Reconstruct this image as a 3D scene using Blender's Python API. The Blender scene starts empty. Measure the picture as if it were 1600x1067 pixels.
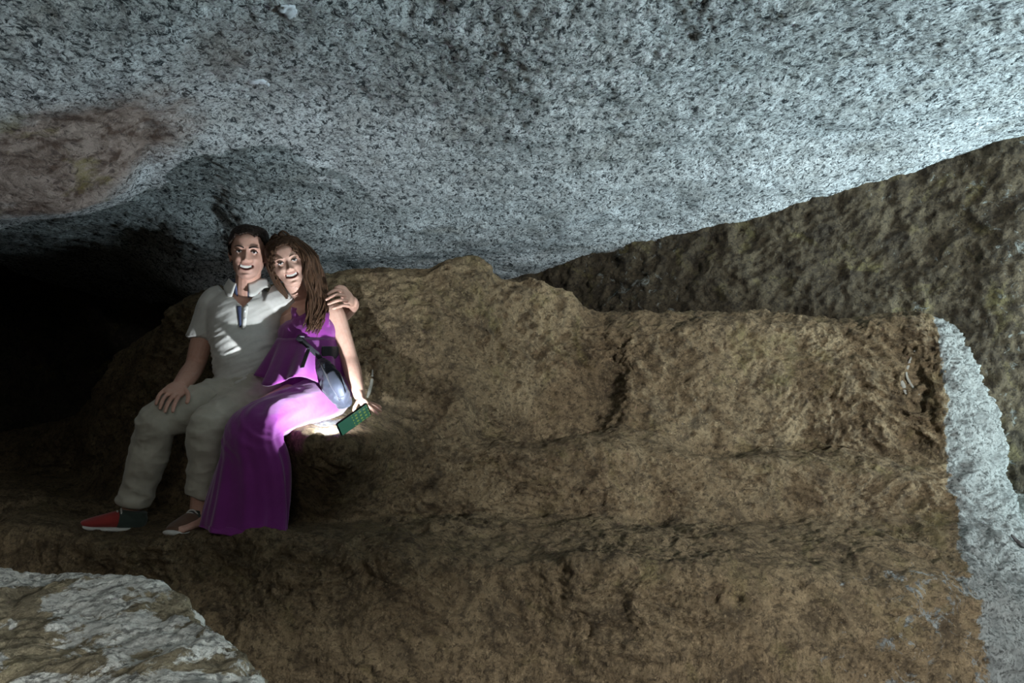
import bpy, bmesh, math, random
import numpy as np
from mathutils import Vector, Matrix

# ------------------------------------------------------------------ camera, light, exposure
SC = bpy.context.scene
COL = SC.collection
F = 1208.0          # focal length in pixels of the 1600 x 1067 frame
CZ = 1.55           # height of the lens above the cave floor
def P(px, py, Y):   # a point of the place seen at that pixel, Y metres in front of the lens
    return Vector(((px - 800.0) / F * Y, Y, CZ + (533.5 - py) / F * Y))

cam_d = bpy.data.cameras.new('camera'); cam = bpy.data.objects.new('camera', cam_d); COL.objects.link(cam)
cam.location = (0, 0, CZ); cam.rotation_euler = (math.pi / 2, 0, 0)
cam_d.sensor_width = 36.0; cam_d.lens = 36.0 * F / 1600.0; cam_d.clip_start = 0.05
SC.camera = cam

W = bpy.data.worlds.new('world'); SC.world = W; W.use_nodes = True
W.node_tree.nodes['Background'].inputs[0].default_value = (0.72, 0.80, 0.86, 1)
W.node_tree.nodes['Background'].inputs[1].default_value = 0.02

def area_light(name, loc, target, sx, sy, power, color):
    d = bpy.data.lights.new(name, 'AREA'); d.shape = 'RECTANGLE'; d.size = sx; d.size_y = sy
    d.energy = power; d.color = color
    o = bpy.data.objects.new(name, d); COL.objects.link(o); o.location = loc
    o.rotation_euler = (Vector(target) - Vector(loc)).to_track_quat('-Z', 'Y').to_euler()
    return o
# daylight that enters through the cave mouth on the right
area_light('cave_mouth_daylight', (5.4, 1.3, 0.9), (0.6, 3.9, 2.9), 2.4, 1.3, 770, (0.72, 0.92, 1.0))
# daylight from the passage behind the photographer's right shoulder
area_light('passage_daylight', (4.2, -3.6, 2.72), (1.2, 3.2, 0.9), 0.9, 0.6, 600, (0.94, 0.97, 1.0))
# added fill lamp behind the camera for boulder and ledges; the roof has no hole
area_light('rear_fill_light', (-0.3, -0.5, 2.5), (-0.55, 0.1, 0.2), 0.8, 0.8, 14, (1.0, 0.98, 0.93))

SC.view_settings.view_transform = 'Standard'; SC.view_settings.look = 'None'
SC.view_settings.gamma = 1.0; SC.view_settings.use_curve_mapping = False
SC.view_settings.exposure = 0.22

# ------------------------------------------------------------------ helpers
rng = np.random.RandomState(7)
PERM = np.concatenate([rng.permutation(256)] * 3)
GR = rng.normal(size=(256, 3)); GR /= np.linalg.norm(GR, axis=1)[:, None]
def perlin(p):
    p = np.asarray(p, float); i = np.floor(p).astype(int); f = p - i; i &= 255
    u = f * f * f * (f * (f * 6 - 15) + 10); out = 0
    for dx in (0, 1):
        for dy in (0, 1):
            for dz in (0, 1):
                h = PERM[PERM[PERM[(i[:, 0] + dx) & 255] + ((i[:, 1] + dy) & 255)] + ((i[:, 2] + dz) & 255)]
                g = GR[h]
                d = (g * (f - np.array([dx, dy, dz]))).sum(1)
                w = (u[:, 0] if dx else 1 - u[:, 0]) * (u[:, 1] if dy else 1 - u[:, 1]) * (u[:, 2] if dz else 1 - u[:, 2])
                out = out + d * w
    return out * 1.5
def fbm(p, wl, octaves=4, gain=0.5, ridged=False, seed=0.0):
    p = np.asarray(p) / wl + seed; a = 1.0; s = 0
    for k in range(octaves):
        n = perlin(p * 2 ** k + 17.3 * k)
        s = s + a * ((0.5 - np.abs(n)) * 2 if ridged else n); a *= gain
    return s
def pchip(xs, ys, x):
    xs = np.asarray(xs, float); ys = np.asarray(ys, float); h = np.diff(xs); d = np.diff(ys) / h
    m = np.zeros(len(xs)); m[0] = d[0]; m[-1] = d[-1]
    for k in range(1, len(xs) - 1):
        if d[k - 1] * d[k] > 0:
            w1 = 2 * h[k] + h[k - 1]; w2 = h[k] + 2 * h[k - 1]
            m[k] = (w1 + w2) / (w1 / d[k - 1] + w2 / d[k])
    x = np.asarray(x, float); j = np.clip(np.searchsorted(xs, x) - 1, 0, len(xs) - 2)
    t = np.clip((x - xs[j]) / h[j], 0, 1)
    return ((1 + 2 * t) * (1 - t) ** 2 * ys[j] + t * (1 - t) ** 2 * h[j] * m[j]
            + t * t * (3 - 2 * t) * ys[j + 1] + t * t * (t - 1) * h[j] * m[j + 1])
def sstep(a, b, x):
    t = np.clip((x - a) / (b - a), 0, 1); return t * t * (3 - 2 * t)

def mesh_np(name, V, Q, mat=None, parent=None, smooth=True):
    V = np.asarray(V, np.float32); Q = np.asarray(Q, np.int32)
    me = bpy.data.meshes.new(name); n = Q.shape[1]
    me.vertices.add(len(V)); me.vertices.foreach_set('co', V.ravel())
    me.loops.add(Q.size); me.loops.foreach_set('vertex_index', Q.ravel())
    me.polygons.add(len(Q)); me.polygons.foreach_set('loop_start', np.arange(0, Q.size, n, dtype=np.int32))
    me.polygons.foreach_set('loop_total', np.full(len(Q), n, np.int32))
    me.update(calc_edges=True); me.validate()
    if smooth: me.polygons.foreach_set('use_smooth', np.ones(len(me.polygons), bool))
    if mat: me.materials.append(mat)
    o = bpy.data.objects.new(name, me); COL.objects.link(o)
    if parent: o.parent = parent
    return o
def attr(o, name, vals):
    a = o.data.attributes.new(name, 'FLOAT', 'POINT'); a.data.foreach_set('value', np.asarray(vals, np.float32))
def tag(o, label=None, cat=None, kind=None, group=None):
    if label: o['label'] = label
    if cat: o['category'] = cat
    if kind: o['kind'] = kind
    if group: o['group'] = group
    return o

# ------------------------------------------------------------------ materials
class NT:
    def __init__(s, name):
        s.m = bpy.data.materials.new(name); s.m.use_nodes = True; s.t = s.m.node_tree
        s.b = s.t.nodes['Principled BSDF']; s.co = None
    def n(s, typ, **kw):
        x = s.t.nodes.new(typ)
        for k, v in kw.items():
            if k in x.inputs: x.inputs[k].default_value = v
            else: setattr(x, k, v)
        return x
    def link(s, a, b): s.t.links.new(a, b)
    def coord(s):
        if s.co is None: s.co = s.n('ShaderNodeTexCoord').outputs['Object']
        return s.co
    def mapped(s, scale):
        mp = s.n('ShaderNodeMapping'); mp.inputs['Scale'].default_value = scale; s.link(s.coord(), mp.inputs[0]); return mp.outputs[0]
    def noise(s, scale, detail=4, rough=0.55, dist=0.0, vec=None):
        x = s.n('ShaderNodeTexNoise'); x.inputs['Scale'].default_value = scale; x.inputs['Detail'].default_value = detail
        x.inputs['Roughness'].default_value = rough; x.inputs['Distortion'].default_value = dist
        s.link(vec or s.coord(), x.inputs['Vector']); return x.outputs['Fac']
    def ramp(s, fac, stops):
        r = s.n('ShaderNodeValToRGB'); e = r.color_ramp.elements
        while len(e) < len(stops): e.new(0.5)
        for el, (p, c) in zip(e, stops):
            el.position = p; el.color = (c, c, c, 1) if isinstance(c, (int, float)) else (*c, 1)
        s.link(fac, r.inputs[0]); return r.outputs[0]
    def mix(s, fac, a, b, blend='MIX'):
        x = s.n('ShaderNodeMix', data_type='RGBA', blend_type=blend)
        for sock, v in ((x.inputs[0], fac), (x.inputs[6], a), (x.inputs[7], b)):
            if hasattr(v, 'is_linked'): s.link(v, sock)
            elif isinstance(v, (int, float)): sock.default_value = v
            else: sock.default_value = (*v, 1)
        return x.outputs[2]
    def math(s, op, a, b=0.0, clamp=False):
        x = s.n('ShaderNodeMath', operation=op, use_clamp=clamp)
        for sock, v in ((x.inputs[0], a), (x.inputs[1], b)):
            if hasattr(v, 'is_linked'): s.link(v, sock)
            else: sock.default_value = v
        return x.outputs[0]
    def attr(s, name):
        return s.n('ShaderNodeAttribute', attribute_name=name).outputs['Fac']
    def bump(s, h, dist, strength=1.0, prev=None):
        x = s.n('ShaderNodeBump'); x.inputs['Distance'].default_value = dist; x.inputs['Strength'].default_value = strength
        s.link(h, x.inputs['Height'])
        if prev: s.link(prev, x.inputs['Normal'])
        return x.outputs[0]
    def done(s, color=None, rough=0.8, normal=None, spec=0.3):
        if color is not None:
            if hasattr(color, 'is_linked'): s.link(color, s.b.inputs['Base Color'])
            else: s.b.inputs['Base Color'].default_value = (*color, 1)
        if hasattr(rough, 'is_linked'): s.link(rough, s.b.inputs['Roughness'])
        else: s.b.inputs['Roughness'].default_value = rough
        s.b.inputs['Specular IOR Level'].default_value = spec
        if normal: s.link(normal, s.b.inputs['Normal'])
        return s.m

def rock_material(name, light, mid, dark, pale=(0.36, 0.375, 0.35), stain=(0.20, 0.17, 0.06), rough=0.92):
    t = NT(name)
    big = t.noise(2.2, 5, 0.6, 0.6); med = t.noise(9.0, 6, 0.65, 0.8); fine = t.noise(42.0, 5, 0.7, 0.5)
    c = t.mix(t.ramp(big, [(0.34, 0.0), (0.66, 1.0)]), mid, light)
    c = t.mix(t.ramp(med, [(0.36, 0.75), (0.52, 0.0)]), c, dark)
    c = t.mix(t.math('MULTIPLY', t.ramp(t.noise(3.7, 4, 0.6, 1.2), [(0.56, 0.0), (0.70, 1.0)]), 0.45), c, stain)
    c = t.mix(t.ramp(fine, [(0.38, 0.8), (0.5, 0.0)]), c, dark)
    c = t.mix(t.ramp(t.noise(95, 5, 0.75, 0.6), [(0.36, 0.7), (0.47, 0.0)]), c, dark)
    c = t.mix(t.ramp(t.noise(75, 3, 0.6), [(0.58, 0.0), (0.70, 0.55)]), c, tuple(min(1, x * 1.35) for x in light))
    # bare limestone where the mud has been worn off, plus the bench's painted torch pool
    pm = t.math('ADD', t.attr('pale'), t.math('MULTIPLY', t.math('SUBTRACT', t.noise(11, 8, 0.72, 0.8), 0.5), 2.0))
    pm = t.ramp(pm, [(0.46, 0.0), (0.56, 1.0)])
    pc = t.mix(t.ramp(t.noise(60, 4, 0.65), [(0.40, 1.0), (0.5, 0.0)]), pale, tuple(x * 0.30 for x in pale))
    pc = t.mix(t.ramp(t.noise(14, 4, 0.6), [(0.36, 0.7), (0.56, 0.0)]), pc, tuple(x * 0.55 for x in pale))
    c = t.mix(pm, c, pc)
    nb = t.bump(t.noise(20, 8, 0.72, 0.7), 0.075, 0.95)
    v = t.n('ShaderNodeTexVoronoi'); v.inputs['Scale'].default_value = 38; t.link(t.coord(), v.inputs['Vector'])
    nb = t.bump(v.outputs['Distance'], 0.012, 0.5, nb)
    nb = t.bump(t.noise(120, 4, 0.7), 0.008, 0.7, nb)
    return t.done(c, rough, nb, 0.25)

M = {}
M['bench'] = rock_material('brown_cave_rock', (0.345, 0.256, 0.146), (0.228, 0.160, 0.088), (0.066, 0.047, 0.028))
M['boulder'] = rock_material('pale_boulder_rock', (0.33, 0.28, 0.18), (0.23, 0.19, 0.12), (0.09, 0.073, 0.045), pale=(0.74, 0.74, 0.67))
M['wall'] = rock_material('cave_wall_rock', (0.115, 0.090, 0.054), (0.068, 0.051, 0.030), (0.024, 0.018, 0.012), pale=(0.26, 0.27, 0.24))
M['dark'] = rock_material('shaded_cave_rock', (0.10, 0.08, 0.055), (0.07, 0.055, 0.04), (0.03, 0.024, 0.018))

def ceiling_material():
    t = NT('speckled_limestone_ceiling')
    st = t.mapped((1.0, 0.55, 1.0))
    s1 = t.noise(42, 6, 0.72, 0.9, st); s2 = t.noise(13, 5, 0.65, 1.0); s3 = t.noise(3.0, 5, 0.6, 0.8); s4 = t.noise(80, 4, 0.7, 0.4)
    c = t.mix(t.ramp(s3, [(0.35, 0.0), (0.65, 1.0)]), (0.54, 0.56, 0.55), (0.76, 0.80, 0.81))
    c = t.mix(t.math('MULTIPLY', t.ramp(t.noise(2.1, 4, 0.6, 1.4), [(0.54, 0.0), (0.70, 1.0)]), 0.42), c, (0.30, 0.27, 0.21))
    c = t.mix(t.ramp(s2, [(0.34, 0.5), (0.45, 0.0)]), c, (0.20, 0.20, 0.195))
    c = t.mix(t.ramp(s1, [(0.415, 1.0), (0.485, 0.0)]), c, (0.035, 0.042, 0.045))
    c = t.mix(t.ramp(s4, [(0.42, 0.75), (0.49, 0.0)]), c, (0.09, 0.10, 0.105))
    # warmer, redder rock in the hanging lobe on the left
    wm = t.math('ADD', t.attr('warm'), t.math('MULTIPLY', t.math('SUBTRACT', t.noise(5, 5, 0.65), 0.5), 0.9))
    wm = t.ramp(wm, [(0.25, 0.0), (0.85, 1.0)])
    wc = t.mix(t.ramp(t.noise(7, 5, 0.65, 1.0), [(0.38, 1.0), (0.56, 0.0)]), (0.34, 0.275, 0.235), (0.10, 0.066, 0.05))
    wc = t.mix(t.ramp(t.noise(4.3, 4, 0.6, 0.5), [(0.58, 0.0), (0.68, 0.6)]), wc, (0.20, 0.17, 0.05))
    wc = t.mix(t.ramp(s1, [(0.36, 0.8), (0.48, 0.0)]), wc, (0.06, 0.045, 0.04))
    c = t.mix(wm, c, wc)
    nb = t.bump(s1, 0.035, 0.8); nb = t.bump(s2, 0.05, 0.4, nb); nb = t.bump(s4, 0.01, 0.8, nb)
    return t.done(c, 0.95, nb, 0.2)
M['ceiling'] = ceiling_material()
# ------------------------------------------------------------------ the cave: lofted and displaced rock surfaces
def loft_rows(rows, nu, seg, smooth=3):
    """rows: list of (nu,3) arrays; seg: number of steps between consecutive rows -> grid (nv,nu,3)"""
    out = []
    for k in range(len(rows) - 1):
        for j in range(seg[k]):
            t = j / seg[k]; out.append(rows[k] * (1 - t) + rows[k + 1] * t)
    out.append(rows[-1]); G = np.array(out)
    for _ in range(smooth):
        G[1:-1] = 0.25 * G[:-2] + 0.5 * G[1:-1] + 0.25 * G[2:]
    return G
def grid_normals(G):
    du = np.gradient(G, axis=1); dv = np.gradient(G, axis=0); n = np.cross(du, dv)
    return n / (np.linalg.norm(n, axis=2, keepdims=True) + 1e-9)
def rock_surface(name, G, disp, mat, flip=False):
    nv, nu, _ = G.shape
    N = grid_normals(G)
    if flip: N = -N
    V = G.reshape(-1, 3); D = disp(V, N.reshape(-1, 3)) if disp.__code__.co_argcount == 2 else disp(V)
    V = V + N.reshape(-1, 3) * D[:, None]
    idx = np.arange(nv * nu).reshape(nv, nu)
    Q = np.stack([idx[:-1, :-1], idx[:-1, 1:], idx[1:, 1:], idx[1:, :-1]], -1).reshape(-1, 4)
    if flip: Q = Q[:, ::-1]
    o = mesh_np(name, V, Q, mat)
    return o, V
def pix(u, px, py, Y):
    return np.stack([(px - 800.0) / F * Y, Y, CZ + (533.5 - py) / F * Y], -1)

# ---- the stepped rock bench
U = np.arange(-300, 1760, 2.6)
def bench_row(pts, edge, outer):
    a = np.array(pts, float)
    py = pchip(a[:, 0], a[:, 1], U); Y = pchip(a[:, 0], a[:, 2], U)
    px = pchip([-300, 1380, 1470, 1560, 1760], [-300, 1380, edge, outer, 800 + (outer - 800) * 0.74], U)
    return pix(U, px, py, Y)
R0 = bench_row([(-300, 1150, 3.0), (300, 1200, 2.8), (600, 1220, 2.68), (1200, 1225, 2.66), (1470, 1215, 2.7), (1560, 1200, 2.85), (1760, 880, 5.6)], 1570, 1690)
R1 = bench_row([(-300, 1000, 3.05), (300, 985, 2.86), (600, 985, 2.72), (900, 990, 2.74), (1200, 1000, 2.68), (1470, 1005, 2.74), (1560, 1010, 2.95), (1760, 800, 5.6)], 1538, 1640)
R2 = bench_row([(-300, 850, 3.05), (0, 838, 3.02), (100, 834, 3.02), (220, 850, 2.96), (300, 850, 2.95), (380, 832, 3.02), (450, 832, 2.98), (520, 846, 2.9), (600, 866, 2.82), (700, 874, 2.80), (880, 876, 2.82), (1000, 880, 2.78), (1120, 888, 2.78), (1250, 905, 2.76), (1400, 925, 2.78), (1470, 935, 2.84), (1560, 930, 3.1), (1760, 760, 5.6)], 1522, 1608)
R3 = bench_row([(-300, 740, 4.9), (0, 745, 4.7), (100, 752, 4.5), (200, 780, 3.8), (300, 798, 3.46), (450, 804, 3.40), (520, 812, 3.30), (560, 814, 3.28), (600, 812, 3.36), (700, 808, 3.50), (880, 806, 3.52), (1000, 808, 3.50), (1120, 808, 3.50), (1250, 800, 3.52), (1400, 800, 3.50), (1470, 808, 3.48), (1560, 810, 3.7), (1760, 720, 5.7)], 1500, 1578)
R4 = bench_row([(-300, 735, 5.1), (0, 738, 4.95), (100, 744, 4.8), (200, 730, 4.0), (280, 668, 3.56), (330, 652, 3.38), (430, 656, 3.28), (470, 668, 3.10), (510, 682, 2.96), (550, 692, 2.93), (600, 696, 3.10), (680, 694, 3.52), (780, 702, 3.60), (880, 714, 3.58), (1000, 708, 3.60), (1120, 712, 3.56), (1250, 726, 3.58), (1400, 745, 3.58), (1470, 745, 3.56), (1560, 740, 3.85), (1760, 680, 5.8)], 1488, 1562)
R5 = bench_row([(-300, 730, 5.3), (0, 730, 5.2), (100, 735, 5.0), (200, 700, 4.2), (280, 636, 3.86), (330, 628, 3.74), (450, 622, 3.68), (560, 626, 3.66), (600, 624, 3.70), (680, 636, 3.76), (740, 655, 3.74), (790, 684, 3.94), (880, 690, 3.98), (960, 686, 3.94), (1000, 678, 3.84), (1060, 690, 3.80), (1120, 700, 3.82), (1250, 712, 3.90), (1400, 712, 3.80), (1470, 700, 3.68), (1560, 700, 3.9), (1760, 640, 5.8)], 1484, 1556)
R6 = bench_row([(-300, 700, 5.6), (0, 700, 5.4), (100, 690, 5.1), (200, 620, 4.3), (280, 560, 3.96), (330, 545, 3.86), (450, 530, 3.82), (560, 525, 3.82), (600, 525, 3.84), (680, 535, 3.86), (780, 575, 3.98), (880, 590, 4.08), (960, 590, 4.06), (1000, 585, 3.94), (1120, 590, 3.92), (1250, 600, 3.98), (1400, 590, 3.88), (1470, 590, 3.76), (1560, 590, 3.98), (1760, 560, 5.8)], 1477, 1524)
R7 = bench_row([(-300, 690, 5.7), (0, 690, 5.5), (100, 670, 5.2), (200, 560, 4.4), (280, 490, 4.06), (330, 470, 3.98), (450, 450, 3.94), (560, 425, 3.92), (600, 418, 3.92), (640, 426, 3.94), (690, 412, 3.98), (730, 440, 4.00), (800, 458, 4.08), (900, 505, 4.16), (1000, 512, 4.08), (1120, 508, 4.06), (1250, 520, 4.08), (1400, 506, 3.98), (1470, 520, 3.86), (1560, 530, 4.06), (1760, 520, 5.8)], 1468, 1486)
R8 = bench_row([(-300, 685, 5.8), (0, 680, 5.6), (100, 650, 5.3), (200, 530, 4.5), (280, 464, 4.2), (330, 447, 4.12), (450, 430, 4.08), (520, 418, 4.06), (590, 402, 4.06), (640, 410, 4.08), (690, 394, 4.10), (712, 402, 4.12), (735, 424, 4.16), (800, 433, 4.26), (850, 452, 4.32), (900, 474, 4.36), (960, 485, 4.36), (1100, 480, 4.32), (1160, 479, 4.30), (1230, 497, 4.30), (1300, 494, 4.26), (1420, 476, 4.16), (1470, 490, 4.04), (1560, 505, 4.16), (1760, 500, 5.8)], 1446, 1474)
R9 = R8 + np.array([0, 0.55, -0.18]); R10 = R8 + np.array([0, 1.0, -1.1])
G = loft_rows([R0, R1, R2, R3, R4, R5, R6, R7, R8, R9, R10], len(U), [26, 50, 66, 44, 24, 46, 36, 18, 8, 6][:0] or [26, 46, 60, 46, 26, 44, 36, 16, 8, 6], 12)
def bench_disp(V, N):
    steep = 1 - 0.85 * sstep(0.45, 0.8, N[:, 2])
    w = V + 0.10 * np.stack([fbm(V, 0.5, 2), fbm(V, 0.5, 2, seed=9.1), fbm(V, 0.5, 2, seed=4.7)], -1)
    rough = 0.35 + 0.65 * sstep(-0.25, 0.35, fbm(V, 0.7, 2, seed=21.0))      # smooth mud here, chipped stone there
    d = 0.055 * fbm(w, 0.75, 3) + 0.034 * fbm(w, 0.30, 3, 0.5, False, 3.3)
    d += (0.5 + 0.5 * steep) * rough * 0.026 * fbm(w * np.array([1, 1, 1.7]), 0.13, 4, 0.62, True, 8.1)
    d += 0.009 * fbm(w * np.array([1, 1, 2.0]), 0.055, 3, 0.6, False, 2.2)
    lay = fbm(w * np.array([0.35, 0.35, 2.6]), 0.22, 3, 0.6, False, 31.0)       # bedding cracks
    d -= steep * 0.016 * np.exp(-(lay / 0.045) ** 2) * sstep(-0.1, 0.25, fbm(V, 0.45, 2, seed=40.0))
    d -= steep * 0.020 * sstep(0.62, 0.80, fbm(V, 0.075, 2, 0.5, False, 50.0))          # small hollows
    for hx, hy, hY, hr in ((720, 812, 3.44, 0.022), (920, 739, 3.60, 0.020), (1480, 752, 3.6, 0.03), (690, 722, 3.5, 0.025)):
        c_ = np.array(P(hx, hy, hY)); d -= 0.07 * np.exp(-(((V - c_) * np.array([0.8, 0.35, 1.3])) ** 2).sum(1) / hr ** 2)
    # calm the rock where the two people sit and put their feet
    x = V[:, 0]; z = V[:, 2]; y = V[:, 1]
    calm = sstep(-1.75, -1.45, x) * (1 - sstep(-0.62, -0.45, x)) * sstep(2.95, 3.1, y) * (1 - sstep(3.6, 3.8, y))
    return d * (1 - 0.72 * calm)
bench, BV = rock_surface('rock_bench', G, bench_disp, M['bench'])
nvB, nuB = G.shape[:2]
uu = np.tile(U, nvB); vrow = np.repeat(np.arange(nvB), nuB)
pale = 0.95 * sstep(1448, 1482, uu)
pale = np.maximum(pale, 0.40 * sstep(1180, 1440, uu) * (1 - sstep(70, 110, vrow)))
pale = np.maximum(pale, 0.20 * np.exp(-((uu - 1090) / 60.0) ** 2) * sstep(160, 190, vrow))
pale = np.maximum(pale, 0.62 * np.exp(-((uu - 540) / 45.0) ** 2) * np.exp(-((vrow - 186) / 9.0) ** 2))  # seat rock beside the phone: pool of torchlight painted in as pale colour
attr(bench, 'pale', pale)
tag(bench, 'brown stepped rock bench the couple sits on, with a pale worn right edge', 'rock')

# ---- the cave ceiling
UC = np.arange(-1100, 2700, 5.0)
def ceil_row(pts):
    a = np.array(pts, float)
    return pix(UC, UC, pchip(a[:, 0], a[:, 1], UC), pchip(a[:, 0], a[:, 2], UC))
C1 = ceil_row([(-1100, 60, 1.9), (0, 0, 2.1), (400, 0, 2.4), (800, 0, 2.6), (1600, 0, 2.6), (2700, -60, 2.5)])
C2 = ceil_row([(-1100, 260, 2.5), (-100, 215, 2.7), (60, 200, 2.8), (200, 185, 3.0), (400, 170, 3.3), (800, 150, 3.4), (1200, 120, 3.4), (1600, 95, 3.3), (2700, -20, 3.1)])
C3 = ceil_row([(-1100, 370, 3.0), (-100, 338, 3.15), (0, 330, 3.2), (100, 322, 3.3), (190, 292, 3.45), (235, 250, 3.5), (300, 250, 3.6), (400, 290, 4.0), (560, 300, 4.3), (800, 290, 4.5), (1200, 225, 4.3), (1600, 165, 3.95), (2700, 60, 3.7)])
C4 = ceil_row([(-1100, 372, 3.5), (-100, 352, 3.9), (0, 348, 4.0), (100, 340, 4.0), (190, 325, 4.0), (260, 318, 4.05), (330, 325, 4.2), (400, 380, 4.5), (560, 395, 5.1), (800, 395, 5.6), (1000, 345, 5.3), (1200, 300, 4.9), (1600, 195, 4.3), (2700, 90, 4.0)])
C5 = ceil_row([(-1100, 420, 5.0), (-100, 400, 5.6), (100, 400, 5.6), (200, 410, 5.3), (300, 455, 5.0), (400, 470, 5.2), (560, 440, 6.0), (820, 431, 6.2), (960, 391, 5.75), (1070, 363, 5.45), (1200, 335, 5.2), (1340, 291, 5.0), (1450, 256, 4.85), (1600, 214, 4.65), (2700, 100, 4.3)])
C0 = C1.copy(); C0[:, 1] = -3.2; C0[:, 2] = np.maximum(C1[:, 2] + 0.25, CZ + 1.1)
C0[:, 0] = C1[:, 0] * 1.1
C6 = C5 + np.array([0.0, 0.9, -0.25])
GC = loft_rows([C0, C1, C2, C3, C4, C5, C6], len(UC), [26, 44, 40, 30, 44, 10], 4)
def ceil_disp(V):
    d = 0.032 * fbm(V, 0.8, 3, seed=5.5) + 0.006 * fbm(V * np.array([1, 0.7, 1]), 0.22, 3, 0.6, True, 1.3) - 0.005
    d += 0.007 * fbm(V, 0.06, 2, 0.6, True, 6.3)
    return d
ceiling, CV = rock_surface('ceiling', GC, ceil_disp, M['ceiling'], flip=True)
x, y = CV[:, 0], CV[:, 1]
pxs = 800 + CV[:, 0] / np.maximum(CV[:, 1], 0.2) * F
warm = np.clip(1 - ((x + 1.75) / 0.62) ** 2 - ((y - 3.05) / 0.55) ** 2, -0.3, 1) * 1.1
warm = np.maximum(warm, 0.42 * np.exp(-((x + 0.95) / 0.35) ** 2 - ((y - 2.75) / 0.5) ** 2))
attr(ceiling, 'warm', np.clip(warm, 0, 1))
tag(ceiling, 'pale speckled limestone ceiling sloping down over the bench', kind='structure')

# ---- far wall on the right, rising behind the bench to the ceiling
UW = np.arange(560, 2500, 4.0)
def wall_row(pts, dy=0, dz=0):
    a = np.array(pts, float)
    return pix(UW, UW, pchip(a[:, 0], a[:, 1], UW), pchip(a[:, 0], a[:, 2], UW)) + np.array([0, dy, dz])
top = [(560, 470, 6.6), (820, 431, 6.2), (960, 391, 5.75), (1070, 363, 5.45), (1200, 335, 5.2), (1340, 291, 5.0), (1450, 256, 4.85), (1600, 214, 4.65), (2500, 110, 4.35)]
W4 = wall_row(top, 0.0, 0.45); W3 = wall_row(top, 0.0, -0.05)
W2 = wall_row([(560, 560, 6.5), (820, 540, 6.1), (1070, 520, 5.35), (1450, 500, 4.75), (1600, 500, 4.5), (2500, 450, 4.2)])
W1 = wall_row([(560, 720, 6.3), (820, 720, 5.8), (1450, 730, 4.6), (1600, 760, 4.45), (2500, 800, 4.1)])
W0 = wall_row([(560, 860, 6.1), (1450, 920, 4.5), (1600, 960, 4.35), (2500, 1000, 4.0)])
GW = loft_rows([W0, W1, W2, W3, W4], len(UW), [24, 46, 60, 12], 3)
def wall_disp(V):
    w = V + 0.08 * np.stack([fbm(V, 0.4, 2), fbm(V, 0.4, 2, seed=9.1), fbm(V, 0.4, 2, seed=4.7)], -1)
    return 0.06 * fbm(w, 0.6, 3, seed=2.5) + 0.026 * fbm(w, 0.2, 3, 0.6, True, 6.6) + 0.012 * fbm(V, 0.06, 2, 0.6, True, 1.1)
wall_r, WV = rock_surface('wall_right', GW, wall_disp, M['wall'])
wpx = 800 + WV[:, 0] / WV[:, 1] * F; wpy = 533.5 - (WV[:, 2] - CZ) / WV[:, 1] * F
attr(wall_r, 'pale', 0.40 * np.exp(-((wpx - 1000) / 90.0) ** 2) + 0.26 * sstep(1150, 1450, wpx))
tag(wall_r, 'dark brown pitted cave wall behind the bench on the right', kind='structure')

# ---- pale ground rising on the far right, beyond the corner of the bench
ug = np.linspace(0, 1, 130)
def world_row(pts):
    a = np.array(pts, float); s = np.linspace(0, 1, len(a))
    return np.stack([pchip(s, a[:, k], ug) for k in range(3)], -1)
g_rows = [world_row([(1.7, 2.4, -0.02), (2.6, 2.4, 0.1), (4.2, 2.3, 0.15)]), world_row([(1.75, 3.0, 0.05), (2.6, 3.0, 0.35), (4.2, 2.9, 0.4)]),
          world_row([(1.9, 3.5, 0.30), (2.7, 3.5, 0.62), (4.2, 3.4, 0.65)]), world_row([(2.0, 4.0, 0.62), (2.75, 4.0, 0.66), (4.2, 4.0, 0.66)]), world_row([(2.0, 4.8, 0.62), (2.9, 4.8, 0.66), (4.2, 4.8, 0.66)])]
GG = loft_rows(g_rows, 130, [30, 30, 24, 16], 5)
slope, SV = rock_surface('rock_slope', GG, lambda V: 0.03 * fbm(V, 0.3, 3) + 0.010 * fbm(V, 0.06, 3, 0.6, True), M['boulder'])
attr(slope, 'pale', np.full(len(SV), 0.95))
tag(slope, 'pale sunlit rock slope at the lower right beyond the bench corner', 'rock')

# ---- floor, left wall and the back of the dark hollow
s = np.linspace(-5.5, 5.5, 120); r = np.linspace(-3.5, 7.5, 120)
FX, FY = np.meshgrid(s, r); GF = np.stack([FX, FY, 0 * FX], -1)
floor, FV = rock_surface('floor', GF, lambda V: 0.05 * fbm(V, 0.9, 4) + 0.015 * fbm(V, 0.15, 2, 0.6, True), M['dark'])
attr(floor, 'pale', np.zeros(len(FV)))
tag(floor, 'dark earth floor of the cave below the ledge', kind='structure')
tt = np.linspace(0, 1, 260)
def plan(pts, z):
    a = np.array(pts, float); q = np.linspace(0, 1, len(a))
    return np.stack([pchip(q, a[:, 0], tt), pchip(q, a[:, 1], tt), np.full(len(tt), z)], -1)
pl = [(-2.4, -3.2), (-2.5, 0.0), (-2.75, 1.6), (-3.3, 3.0), (-3.9, 4.6), (-3.6, 6.3), (-2.2, 7.2), (0.2, 7.4), (2.0, 7.2)]
GL = loft_rows([plan(pl, -0.1), plan(pl, 1.2), plan([(a * 0.99, b * 0.99) for a, b in pl], 3.2)], 260, [36, 50], 2)
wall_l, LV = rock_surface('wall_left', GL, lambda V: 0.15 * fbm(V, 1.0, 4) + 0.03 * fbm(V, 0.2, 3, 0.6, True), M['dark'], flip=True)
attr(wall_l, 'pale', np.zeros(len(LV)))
tag(wall_l, 'dark rock wall of the hollow on the left', kind='structure')

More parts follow.
